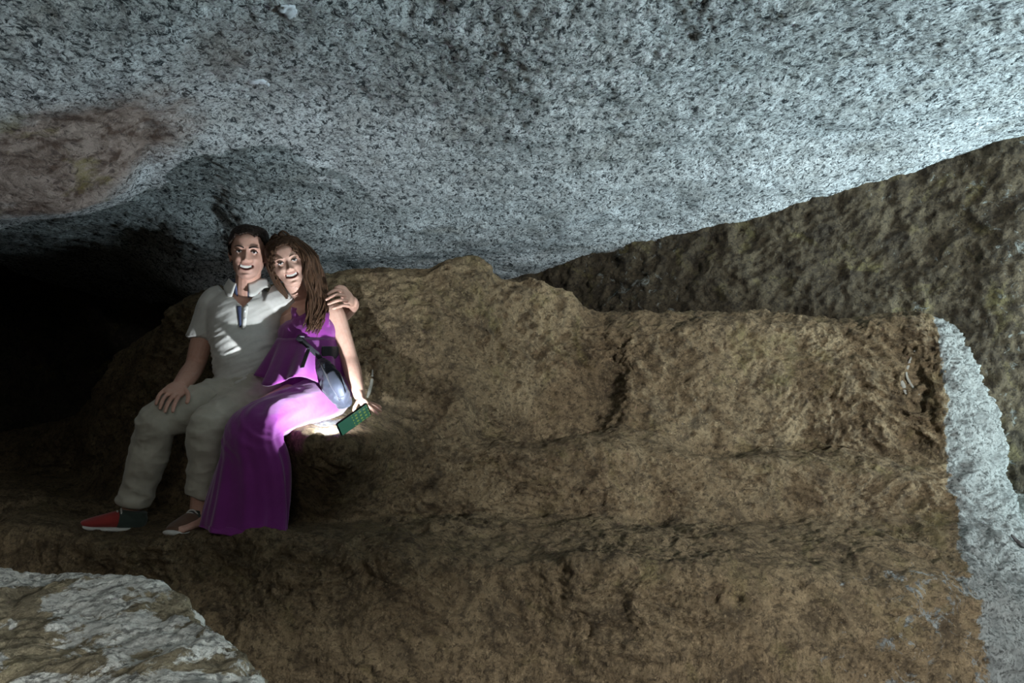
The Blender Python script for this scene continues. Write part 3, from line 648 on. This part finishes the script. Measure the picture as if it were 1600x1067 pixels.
# polo shirt
S = Soup()
S.tube([PP(387, 461, 3.50), PP(386, 468, 3.495), PP(385, 484, 3.485), PP(385, 520, 3.465), PP(386, 555, 3.455), PP(387, 580, 3.455), PP(388, 600, 3.46), PP(388, 611, 3.46)],
       [(0.102, 0.072), (0.132, 0.082), (0.168, 0.104), (0.163, 0.122), (0.148, 0.124), (0.142, 0.122), (0.152, 0.130), (0.160, 0.138)], side=(0.95, 0.31, 0), seg=40)
S.tube([PP(352, 464, 3.50), PP(336, 474, 3.49), PP(326, 498, 3.48), PP(317, 524, 3.475), PP(315, 531, 3.47)], [0.066, 0.073, 0.070, 0.069, 0.068], cap=0.15)
S.tube([PP(420, 466, 3.50), PP(438, 473, 3.51), PP(462, 484, 3.57), PP(478, 490, 3.62)], [0.068, 0.074, 0.070, 0.066], cap=0.15)
def crease(V):
    px = 800 + V[:, 0] / V[:, 1] * F; py = 533.5 - (V[:, 2] - CZ) / V[:, 1] * F
    a = math.radians(26); x, z = V[:, 0], V[:, 2]
    q = np.stack([(x * math.cos(a) + z * math.sin(a)) / 0.20, V[:, 1] / 0.3, (-x * math.sin(a) + z * math.cos(a)) / 0.030], -1)
    lower = sstep(505, 545, py)
    d = (0.0015 + 0.0045 * lower) * fbm(q, 1.0, 2, 0.5, True) + 0.006 * fbm(V, 0.12, 2)
    return d - 0.003
def neck_v(V):
    px = 800 + V[:, 0] / V[:, 1] * F; py = 533.5 - (V[:, 2] - CZ) / V[:, 1] * F
    return (V[:, 1] < 3.47) & (np.abs(px - 380) < np.clip((479 - py) * 1.0, 0, 17)) | ((py < 458) & (np.abs(px - 387) < 18))
shirt = S.fused('polo_shirt', M['polo'], man, 0.005, 9, 0.5, crease, neck_v)
from mathutils.bvhtree import BVHTree
bvh = BVHTree.FromPolygons([v.co.copy() for v in shirt.data.vertices], [list(p.vertices) for p in shirt.data.polygons])
def on_shirt(px, py, out):     # the point of the shirt front seen there, lifted by out metres
    c = Vector((0, 0, CZ)); d = (P(px, py, 1.0) - c).normalized(); h = bvh.ray_cast(c, d)
    return A(h[0] - d * out) if h[0] is not None else PP(px, py, 3.36)
# collar: two leaves folded over a navy lining
def ribbon(rows, name, mat, parent, thick=0.004):
    G_ = np.array(rows); n0, n1 = G_.shape[:2]; idx = np.arange(n0 * n1).reshape(n0, n1)
    Q = np.stack([idx[:-1, :-1], idx[:-1, 1:], idx[1:, 1:], idx[1:, :-1]], -1).reshape(-1, 4)
    o = mesh_np(name, G_.reshape(-1, 3), Q, mat, parent); m = o.modifiers.new('thickness', 'SOLIDIFY'); m.thickness = thick; m.offset = 0
    return o
nc = PP(387, 449, 3.49)
def ring(a, r, rz, dz): return nc + np.array([math.sin(a) * r[0], -math.cos(a) * r[1], dz + rz])
ANG = np.linspace(0.34, 2 * math.pi - 0.34, 60)
def drop_front(a): return -0.030 * math.exp(-((min(a, 2 * math.pi - a) - 0.3) / 0.55) ** 2)
inner = [[ring(a, (0.066 + 0.004 * k, 0.066 + 0.004 * k), -0.020 + 0.020 * k, drop_front(a)) for a in ANG] for k in range(4)]
ribbon(inner, 'collar_lining', M['navy'], shirt)
def leaf(k, a):
    m = min(a, 2 * math.pi - a); pointy = 0.9 + 0.45 * math.exp(-((m - 0.5) / 0.35) ** 2)
    return ring(a, (0.079 + 0.012 * k * pointy, 0.078 + 0.008 * k * pointy), 0.040 - 0.021 * k * pointy, drop_front(a) * 0.9)
ribbon([[leaf(k, a) for a in ANG[(ANG < 1e9)]] for k in (0, 0.5, 1, 1.6, 2.2)], 'collar', M['polo'], shirt, 0.005)
ribbon([[on_shirt(370 + 0.12 * i, 478 + i, 0.003), on_shirt(373 + 0.08 * i, 478 + i, 0.004), on_shirt(377, 478 + i, 0.003)] for i in range(0, 34, 3)], 'placket_facing', M['navy'], shirt, 0.003)
ribbon([[on_shirt(379 - 0.04 * i, 478 + i, 0.004), on_shirt(383 - 0.08 * i, 478 + i, 0.006), on_shirt(388 - 0.11 * i, 477 + i, 0.004)] for i in range(0, 37, 3)], 'placket', M['polo'], shirt, 0.004)
for py_ in (486, 498):
    Soup().ball(on_shirt(382.5, py_, 0.008), (0.0055, 0.003, 0.0055), seg=10, rings=6).build('button', M['button'], shirt)

# trousers
T = Soup()
T.tube([PP(388, 588, 3.46), PP(388, 604, 3.46), PP(390, 626, 3.47)], [(0.142, 0.122), (0.165, 0.130), (0.170, 0.12)], seg=30)
T.tube([PP(376, 612, 3.46), PP(345, 624, 3.36), PP(300, 640, 3.24), KR, PP(240, 680, 3.145), PP(230, 720, 3.17), PP(218, 757, 3.19), PP(209, 784, 3.195)], [0.105, 0.100, 0.092, 0.078, 0.076, 0.076, 0.066, 0.064], cap=0.12)
T.tube([PP(410, 616, 3.46), PP(368, 640, 3.28), KL, PP(322, 710, 3.14), PP(316, 752, 3.16), PP(314, 770, 3.165)], [0.100, 0.090, 0.074, 0.072, 0.064, 0.062], cap=0.12)
def folds(V):
    q = np.stack([V[:, 0] / 0.10, V[:, 1] / 0.15, V[:, 2] / 0.075], -1)
    py = 533.5 - (V[:, 2] - CZ) / V[:, 1] * F
    low = sstep(740, 790, py) + 0.6 * sstep(640, 610, py)
    return (0.005 + 0.006 * low) * fbm(q, 1.0, 2, 0.5, True, 4.4) + 0.006 * fbm(V, 0.15, 2, seed=7.0) - 0.002
trousers = T.fused('trousers', M['chino'], man, 0.005, 3, 0.5, folds)

# shoes
M['red'] = cloth_material('red_shoe_canvas', (0.30, 0.035, 0.03)); M['heel'] = cloth_material('dark_green_suede', (0.045, 0.06, 0.05)); M['sole'] = plain('white_rubber', (0.55, 0.54, 0.5), 0.6); M['lace'] = cloth_material('white_laces', (0.62, 0.6, 0.55))
M['shaded_shoe'] = cloth_material('shaded_shoe_brown', (0.14, 0.075, 0.045))  # mate of the red shoe, its shade put into the base colour
def shoe(heel, toe, ank, parent, up_mat, label):
    heel, toe, ank = A(heel), A(toe), A(ank); d = toe - heel; L = np.linalg.norm(d); d = d / L; up = np.array([0, 0, 1.0]); sd = nv(np.cross(d, up)); up = np.cross(sd, d)
    def q(t, h, s_=0): return heel + d * t * L + up * h + sd * s_
    r = empty('shoe', Vector(heel)); r.parent = parent; r.matrix_parent_inverse = parent.matrix_world.inverted()
    inv = r.matrix_world
    o = []
    u = Soup(); u.tube([q(0.30, 0.045), q(0.45, 0.046), q(0.62, 0.040), q(0.80, 0.032), q(0.95, 0.026)], [(0.037, 0.040), (0.040, 0.036), (0.043, 0.028), (0.042, 0.022), (0.030, 0.014)], side=sd, seg=22)
    o.append(u.fused('upper', up_mat, r, 0.004, 2))
    k = Soup(); k.tube([q(0.03, 0.040), q(0.15, 0.048), q(0.30, 0.047), q(0.40, 0.044)], [(0.030, 0.034), (0.037, 0.043), (0.039, 0.043), (0.040, 0.040)], side=sd, seg=22)
    k.tube([q(0.18, 0.05), q(0.17, 0.085)], [(0.036, 0.048), (0.038, 0.050)], side=sd, cap=0.1)
    o.append(k.fused('heel_counter', M['heel'], r, 0.004, 2))
    s_ = Soup(); s_.tube([q(-0.02, 0.012), q(0.2, 0.012), q(0.5, 0.012), q(0.8, 0.013), q(1.0, 0.016)], [(0.034, 0.013), (0.040, 0.014), (0.043, 0.013), (0.045, 0.012), (0.034, 0.011)], side=sd, seg=22, cap=0.5)
    o.append(s_.build('sole', M['sole'], r))
    for i in range(5):
        t = 0.38 + 0.055 * i; h = 0.088 - 0.010 * i; z_ = 0.024
        o.append(Soup().tube([q(t, h - 0.014, -z_), q(t + 0.012, h, -0.5 * z_), q(t + 0.02, h + 0.003, 0), q(t + 0.012, h, 0.5 * z_), q(t, h - 0.014, z_)], [0.0036] * 5, seg=6, sub=3).build('lace', M['lace'], r))
    bpy.context.view_layer.update()
    for x_ in o: x_.matrix_parent_inverse = r.matrix_world.inverted()
    r['label'] = label
    return r
keep(man)
shoe(P(222, 831, 3.20), P(124, 828, 3.10), AR, man, M['red'], 'red shoe with white laces and dark green heel')
shoe(P(316, 829, 3.20), P(266, 839, 2.98), AL, man, M['shaded_shoe'], 'left shoe of the pair beside the purple hem, shade painted in as brown')
tag(man, 'smiling man in white polo shirt and beige trousers, arm around the woman', 'person')
# ------------------------------------------------------------------ the woman
woman = empty('person', P(380, 826, 3.10))
HW = Head(PP(450, 413, 3.41), 15, 2, -18, 0.93, True)
B = Soup(); HW.put(B)
B.tube([HW.w((0, -0.028, -0.045)), HW.w((0.0, -0.034, -0.085)), PP(474, 464, 3.50), PP(479, 484, 3.505)], [(0.042, 0.044), (0.042, 0.044), (0.045, 0.046), (0.072, 0.056)])
B.tube([PP(480, 480, 3.49), PP(483, 494, 3.48), PP(482, 530, 3.46), PP(480, 580, 3.46), PP(495, 622, 3.45)], [(0.095, 0.05), (0.130, 0.072), (0.122, 0.088), (0.105, 0.085), (0.150, 0.115)])
# left arm propped on the rock
WR = PP(562, 618, 3.27)
B.tube([PP(508, 486, 3.48), PP(520, 490, 3.475), PP(532, 520, 3.46), PP(545, 558, 3.42), PP(551, 580, 3.37), PP(558, 605, 3.30), WR], [(0.045), 0.050, 0.045, 0.038, 0.038, 0.029, 0.025])
B.tube([PP(560, 612, 3.285), PP(566, 626, 3.25), PP(573, 633, 3.225)], [(0.024, 0.021), (0.036, 0.017), (0.037, 0.014)], side=(0.35, -0.9, 0.1))
for f_ in ((PP(566, 632, 3.200), PP(571, 639, 3.170), PP(576, 644, 3.155), PP(580, 648, 3.145)), (PP(573, 633, 3.210), PP(580, 638, 3.180), PP(586, 643, 3.160), PP(590, 647, 3.150)),
           (PP(577, 632, 3.230), PP(585, 635, 3.205), PP(591, 639, 3.190), PP(595, 642, 3.180)), (PP(579, 630, 3.255), PP(586, 632, 3.240), PP(592, 635, 3.225), PP(595, 637, 3.220))):
    finger(B, f_, 0.0074)
finger(B, (PP(561, 624, 3.255), PP(557, 631, 3.215), PP(554, 637, 3.190), PP(553, 642, 3.175)), 0.0084)
# right arm behind his back
B.tube([PP(455, 488, 3.50), PP(444, 496, 3.53), PP(430, 540, 3.64), PP(415, 565, 3.66), PP(395, 590, 3.68)], [0.045, 0.048, 0.042, 0.035, 0.028])
B.tube([PP(395, 590, 3.68), PP(388, 598, 3.68), PP(380, 604, 3.68)], [(0.024, 0.02), (0.034, 0.016), (0.03, 0.012)])
# legs under the dress
B.tube([PP(470, 620, 3.45), PP(425, 640, 3.25), PP(378, 664, 3.06), PP(366, 715, 3.07), PP(356, 770, 3.11), PP(348, 810, 3.14)], [0.080, 0.068, 0.050, 0.046, 0.036, 0.030])
B.tube([PP(515, 625, 3.44), PP(455, 645, 3.24), PP(398, 670, 3.02), PP(392, 720, 3.04), PP(384, 772, 3.10), PP(378, 810, 3.14)], [0.080, 0.068, 0.050, 0.046, 0.036, 0.030])
for dx in (16, 44):
    B.tube([PP(348 + dx, 812, 3.14), PP(343 + dx, 821, 3.12), PP(334 + dx, 826, 3.07), PP(326 + dx, 830, 3.04)], [(0.030, 0.030), (0.032, 0.026), (0.034, 0.018), (0.030, 0.010)], side=(1, -0.4, 0))
body_w = B.fused('body', M['skin_w'], woman, 0.0028, 1, 0.5)
HW.paint(body_w, False); HW.details(woman, M['brow_w'])

# long brown hair: a cap over the skull and loose locks falling over her shoulder
def line_w(x, y, z):
    lim = np.where(y > 0.03, 0.078 - 2.2 * np.clip(np.abs(x) - 0.03, 0, 1), -0.03); lim = np.where(y <= 0.03, -0.06, lim)
    return (z < lim)
hw = hair_cap(HW, 'hair', M['hair_w'], woman, 0.010, line_w, 0.004)
R_ = random.Random(5)
L = Soup()
front = [HW.w((0.006, 0.060, 0.110)), HW.w((0.052, 0.066, 0.082)), PP(476, 402, 3.352), PP(482, 432, 3.362), PP(485, 470, 3.37), PP(478, 512, 3.335)]
back = [HW.w((0.004, -0.03, 0.128)), HW.w((0.070, -0.03, 0.098)), PP(494, 410, 3.46), PP(505, 450, 3.47), PP(509, 482, 3.425), PP(494, 518, 3.345)]
for i in range(150):
    f = R_.random(); lay = R_.uniform(-0.006, 0.012); end = R_.uniform(0.72, 1.06); pts = []
    for k in range(6):
        p = np.array(front[k]) * (1 - f) + np.array(back[k]) * f
        rad = nv(p - np.array(HW.c)) if k < 3 else np.array([0.3, -0.95, 0])
        p = p + rad * lay + np.array([R_.gauss(0, 1), R_.gauss(0, 1), R_.gauss(0, 1)]) * (0.002 + 0.0022 * k); pts.append(p)
    tail = pts[4] + (pts[5] - pts[4]) * end; pts[5] = tail
    r = R_.uniform(0.0028, 0.0058)
    L.tube(pts, [r, r * 1.1, r * 1.15, r, r * 0.85, r * 0.35], seg=6, sub=4, cap=0)
# the far side, tucked between the two heads
fl = [HW.w((-0.004, 0.055, 0.112)), HW.w((-0.05, 0.058, 0.086)), HW.w((-0.075, 0.030, 0.03)), HW.w((-0.074, 0.012, -0.03)), HW.w((-0.06, -0.005, -0.09)), HW.w((-0.05, -0.02, -0.14))]
bl = [HW.w((-0.004, -0.03, 0.128)), HW.w((-0.062, -0.03, 0.102)), HW.w((-0.086, -0.03, 0.03)), HW.w((-0.084, -0.035, -0.03)), HW.w((-0.07, -0.04, -0.09)), HW.w((-0.05, -0.05, -0.14))]
for i in range(70):
    f = R_.random(); lay = R_.uniform(-0.004, 0.010)
    pts = [np.array(fl[k]) * (1 - f) + np.array(bl[k]) * f + nv(np.array(fl[k]) - HW.c) * lay + np.array([R_.gauss(0, 1), R_.gauss(0, 1), R_.gauss(0, 1)]) * 0.0025 for k in range(6)]
    r = R_.uniform(0.0028, 0.005); L.tube(pts, [r, r * 1.1, r, r, r * 0.9, r * 0.4], seg=6, sub=4, cap=0)
for i in range(26):                                                         # tousled crown
    a = R_.uniform(-1, 1); y0 = R_.uniform(-0.05, 0.05)
    pts = [HW.w((0.004 * a, y0, 0.122)), HW.w((0.022 * a, y0 + 0.01, 0.141 + R_.uniform(-0.006, 0.010))), HW.w((0.05 * a, y0, 0.122 + R_.uniform(-0.004, 0.006))), HW.w((0.072 * a, y0, 0.092))]
    L.tube(pts, [0.004, 0.005, 0.005, 0.003], seg=6, sub=4, cap=0)
L.build('hair_locks', M['hair_w'], woman)

# dress: bodice and straps, ruffle, long skirt draped over the knees
D = Soup()
D.tube([PP(484, 500, 3.475), PP(484, 512, 3.465), PP(482, 532, 3.452), PP(480, 560, 3.452), PP(482, 590, 3.455), PP(494, 618, 3.45)], [(0.110, 0.072), (0.132, 0.095), (0.134, 0.112), (0.118, 0.103), (0.120, 0.105), (0.160, 0.125)], seg=36)
D.tube([PP(508, 508, 3.395), PP(509, 492, 3.415), PP(507, 479, 3.47), PP(506, 482, 3.52), PP(506, 500, 3.545)], [(0.020, 0.006)] * 5, side=(1, 0, 0))
D.tube([PP(464, 508, 3.395), PP(462, 492, 3.415), PP(461, 479, 3.47), PP(462, 482, 3.52), PP(464, 500, 3.545)], [(0.020, 0.006)] * 5, side=(1, 0, 0))
dress = D.fused('dress', M['dress'], woman, 0.005, 3, 0.5, lambda V: 0.004 * fbm(np.stack([V[:, 0] / 0.07, V[:, 1] / 0.1, V[:, 2] / 0.14], -1), 1.0, 2, 0.5, True) - 0.002)
sk_c = [PP(484, 586, 3.455), PP(500, 612, 3.44), PP(492, 628, 3.36), PP(448, 645, 3.20), PP(408, 662, 3.07), PP(396, 684, 3.03), PP(398, 722, 3.04), PP(392, 770, 3.07), PP(384, 815, 3.10), PP(382, 828, 3.10)]
sk_r = [(0.118, 0.104), (0.140, 0.115), (0.140, 0.100), (0.135, 0.088), (0.130, 0.080), (0.135, 0.085), (0.148, 0.090), (0.158, 0.100), (0.168, 0.115), (0.172, 0.12)]
def drape(v, th):
    k = sstep(0.35, 0.95, v)
    f1 = np.sin(7 * th + 5 * v + 1.0) + 0.6 * np.sin(11 * th - 3 * v) + 0.4 * np.sin(17 * th + 4 * v)
    return 1 + (0.012 + 0.075 * k) * f1 * 0.55
SKT = Soup().tube(sk_c, sk_r, side=[(1, 0, 0.0), (1, 0, 0), (0.95, -0.3, 0), (0.86, -0.5, 0), (0.86, -0.5, 0), (0.88, -0.46, 0), (0.95, -0.3, 0), (1, -0.1, 0), (1, 0, 0), (1, 0, 0)], seg=150, sub=16, cap=0, wave=drape)
sv = SKT.V[0]
td = nv(PP(392, 668, 3.04) - PP(505, 615, 3.44)); al = sv @ td                     # folds run along the thighs
q = np.stack([al / 0.30, (sv @ np.array([0.3, -0.5, 0.8])) / 0.034, np.full(len(sv), 0.3)], -1)
py = 533.5 - (sv[:, 2] - CZ) / sv[:, 1] * F
amt = sstep(735, 690, py) * sstep(585, 610, py)
fold = fbm(q + 0.3 * fbm(sv, 0.15, 2)[:, None], 1.0, 2, 0.5, True, 11.0)
sv[:, 1] -= 0.006 * amt * fold; sv[:, 2] += 0.004 * amt * fold
skirt = SKT.build('skirt', M['dress'], woman)
# ruffle that falls from the bust
def ruffle(name, c0, c1, r0, r1, n, amp, seed):
    rows = []
    for i in range(14):
        t = i / 13; c = A(c0) * (1 - t) + A(c1) * t; row = []
        for j in range(140):
            a = math.pi * (0.98 + 1.04 * j / 139)
            w_ = 1 + amp * t * (math.sin(n * a + seed) + 0.5 * math.sin(1.7 * n * a + 2 * seed))
            rr = (r0[0] * (1 - t) + r1[0] * t, r0[1] * (1 - t) + r1[1] * t)
            row.append(c + np.array([math.cos(a) * rr[0] * w_, math.sin(a) * rr[1] * w_, -0.020 * t * math.sin(n * a * 0.5 + seed)]))
        rows.append(row)
    return ribbon(rows, name, M['dress'], woman, 0.002)
ruffle('ruffle', P(482, 528, 3.455), P(476, 591, 3.435), (0.136, 0.114), (0.186, 0.272), 9, 0.080, 1.3)
keep(woman)
tag(woman, 'smiling woman in long purple dress with long brown hair, leaning on the man', 'person')

# ------------------------------------------------------------------ her bag, her phone
M['bag'] = cloth_material('dark_navy_bag_nylon', (0.017, 0.020, 0.030), 1200, 0.55, 0.8, 0.1); M['strap'] = cloth_material('black_webbing', (0.012, 0.012, 0.016), 900, 0.7)
M['metal'] = plain('grey_metal_buckle', (0.5, 0.5, 0.5), 0.35, 0.5, 0.8); M['plastic'] = plain('black_plastic', (0.012, 0.012, 0.014), 0.4)
bag = empty('waist_bag', P(525, 636, 3.30))
K = Soup(); K.tube([PP(501, 566, 3.285), PP(509, 579, 3.25), PP(520, 600, 3.22), PP(531, 619, 3.215), PP(538, 632, 3.23)], [(0.028, 0.014), (0.038, 0.024), (0.050, 0.032), (0.042, 0.030), (0.034, 0.020)], side=(1, -0.1, 0.35), seg=26)
bb = K.fused('bag_body', M['bag'], bag, 0.004, 3, 0.5, lambda V: 0.004 * fbm(V, 0.05, 3, 0.5, True, 2.0) - 0.002)
Soup().tube([PP(500, 566, 3.245), PP(511, 588, 3.192), PP(523, 610, 3.172), PP(531, 626, 3.182)], [0.0035] * 4, seg=8).build('zip', M['strap'], bag)
pk = Soup(); pk.tube([PP(516, 584, 3.20), PP(526, 602, 3.174), PP(534, 618, 3.176)], [(0.022, 0.008), (0.024, 0.010), (0.018, 0.008)], side=(1, -0.1, 0.35), seg=20); pk.build('front_pocket', M['bag'], bag)
def band(pts, w, th, name, mat, parent, side): return Soup().tube(pts, [(w, th)] * len(pts), side=side, seg=12, sub=6, cap=0.1).build(name, mat, parent)
bpy.context.view_layer.update()
DGW = bpy.context.evaluated_depsgraph_get()
def worn(px, py, out):      # a point of her dress front seen there, lifted by out metres
    c = Vector((0, 0, CZ)); d = (P(px, py, 1.0) - c).normalized(); h = SC.ray_cast(DGW, c, d)
    return A(h[1] - d * out)
band([worn(503, 566, 0.002), worn(496, 556, 0.006), worn(489, 549, 0.007), worn(481, 542, 0.007), worn(473, 534, 0.007), worn(465, 526, 0.006)], 0.014, 0.003, 'strap', M['strap'], bag, (0.5, 0, 0.85))
band([worn(503, 551, 0.006), worn(510, 551, 0.006), worn(518, 551, 0.006), worn(525, 551, 0.006), worn(528, 551, 0.0)], 0.028, 0.004, 'waist_band', M['strap'], bag, (0, 0, 1))
band([worn(482, 546, 0.012), worn(477, 560, 0.010), worn(472, 574, 0.010)], 0.010, 0.002, 'strap_end', M['strap'], bag, (1, 0, 0.3))
Soup().box(worn(469, 531, 0.014), (0.016, 0.010, 0.005), np.array([nv(np.array([0.75, 0, -0.66])), nv(np.array([0.66, 0, 0.75])), [0, -1.0, 0]])).build('buckle', M['plastic'], bag)
Soup().tube([worn(463, 530, 0.020), worn(468, 526, 0.022), worn(475, 526, 0.022)], [0.0028] * 3, seg=8).build('buckle_bar', M['metal'], bag)
keep(bag)
tag(bag, 'dark navy waist bag with black strap and buckle at the woman\'s hip', 'bag')

def phone():
    c = PP(553, 655, 3.02)
    n = nv(np.array([0.66, -0.62, -0.42])); ln = nv(np.array([0.93, 0.15, 0.335])); ln = nv(ln - n * ln.dot(n)); sh = np.cross(n, ln)
    r = empty('smartphone', Vector(c)); ax = np.array([ln, sh, n])
    Soup().box(c, (0.073, 0.036, 0.0042), ax, 0.5).build('case', M['plastic'], r)
    t = NT('lit_phone_screen'); sx = t.n('ShaderNodeTexBrick'); mp = t.n('ShaderNodeMapping'); t.link(t.n('ShaderNodeTexCoord').outputs['UV'], mp.inputs[0]); mp.inputs['Scale'].default_value = (7, 4, 1)
    v = t.n('ShaderNodeTexVoronoi', voronoi_dimensions='2D'); v.inputs['Scale'].default_value = 1; v.inputs['Randomness'].default_value = 0.15; t.link(mp.outputs[0], v.inputs['Vector'])
    t.t.nodes.remove(sx)
    uvx = t.n('ShaderNodeSeparateXYZ'); t.link(t.n('ShaderNodeTexCoord').outputs['UV'], uvx.inputs[0])
    dots = t.math('MULTIPLY', t.math('LESS_THAN', v.outputs['Distance'], 0.30), t.math('GREATER_THAN', uvx.outputs[0], 0.45))
    col = t.mix(dots, (0.030, 0.115, 0.075), (0.16, 0.26, 0.075)); t.link(col, t.b.inputs['Emission Color']); t.b.inputs['Emission Strength'].default_value = 0.75
    m = t.done((0.02, 0.03, 0.03), 0.15, None, 0.5)
    h = (0.068, 0.032); V = [c + ln * a * h[0] + sh * b * h[1] + n * 0.0048 for a, b in ((-1, -1), (1, -1), (1, 1), (-1, 1))]
    V += [x - n * 0.0015 for x in V]
    o = mesh_np('screen', V, [(0, 1, 2, 3), (7, 6, 5, 4), (0, 4, 5, 1), (1, 5, 6, 2), (2, 6, 7, 3), (3, 7, 4, 0)], m, r, False)
    uv = o.data.uv_layers.new(name='uv')
    for lp, cc in zip(uv.data[:4], ((0, 0), (1, 0), (1, 1), (0, 1))): lp.uv = cc
    led = c - ln * 0.024 + sh * 0.027 - n * 0.0058
    tl = NT('phone_torch_led'); tl.b.inputs['Emission Color'].default_value = (0.9, 0.95, 1, 1); tl.b.inputs['Emission Strength'].default_value = 12
    Soup().tube([led + n * 0.002, led], [0.004, 0.004], side=ln, seg=12, sub=1, cap=0).build('torch_lens', tl.done((0.8, 0.8, 0.8), 0.3), r)
    d = bpy.data.lights.new('torch_light', 'SPOT'); d.energy = 36.0; d.color = (0.84, 0.92, 1.0); d.shadow_soft_size = 0.004; d.spot_size = math.radians(160); d.spot_blend = 1.0
    lo = bpy.data.objects.new('torch_light', d); COL.objects.link(lo); lo.location = Vector(led - n * 0.008)
    lo.rotation_euler = Vector(-n).to_track_quat('-Z', 'Y').to_euler(); lo.parent = r
    keep(r)
    tag(r, 'black smartphone with green lit screen under the woman\'s hand', 'phone')
phone()
# ------------------------------------------------------------------ small things that lie on the rock
M['flake'] = plain('pale_limestone_flake', (0.50, 0.53, 0.56), 0.9); M['sliver'] = plain('pale_worn_stone', (0.27, 0.26, 0.22), 0.9); M['stick'] = plain('dark_bare_wood', (0.025, 0.02, 0.018), 0.8)
bpy.context.view_layer.update()
DG = bpy.context.evaluated_depsgraph_get()
def seen_at(px, py):
    c = Vector((0, 0, CZ)); d = (P(px, py, 1.0) - c).normalized(); h = SC.ray_cast(DG, c, d)
    return A(h[1]), A(h[2])
def lump(name, pts, radii, mat, parent, lift=0.0, flat=0.45, rag=0.25):
    """a flat chip or sliver lying on the rock along the given places"""
    Q = [seen_at(*p) for p in pts]; nrm = nv(sum(q[1] for q in Q)); C_ = [q[0] + nrm * lift for q in Q]
    sp = Soup(); sd = nv(np.cross(nrm, C_[-1] - C_[0]))
    sp.tube(C_, [(r, r * flat) for r in radii], side=sd, seg=12, sub=5)
    V = sp.V[0]; V += (rag * min(radii) * np.stack([fbm(V, 0.02, 2), fbm(V, 0.02, 2, seed=3.0), fbm(V, 0.02, 2, seed=6.0)], -1))
    return sp.build(name, mat, parent)
lump('flake', [(440, 10), (449, 14), (458, 24)], [0.016, 0.026, 0.018], M['flake'], ceiling, 0.0, 0.3, 0.7)
lump('flake', [(390, 126), (404, 127), (418, 131)], [0.014, 0.022, 0.014], M['flake'], ceiling, 0.0, 0.3, 0.7)
lump('sliver', [(582, 578), (581, 595), (577, 612), (574, 621)], [0.003, 0.007, 0.008, 0.004], M['sliver'], bench, 0.004)
lump('sliver', [(1430, 547), (1421, 566), (1416, 585), (1424, 602), (1436, 617)], [0.004, 0.007, 0.006, 0.007, 0.004], M['sliver'], bench, 0.002)
lump('sliver', [(1408, 596), (1412, 604), (1415, 615)], [0.008, 0.012, 0.008], M['sliver'], bench, 0.002)
st = lump('stick', [(1577, 838), (1583, 845), (1592, 852), (1606, 859)], [0.008, 0.010, 0.010, 0.009], M['stick'], None, 0.012)
tag(st, 'short dark stick lying on pale rock at the right edge', 'stick')
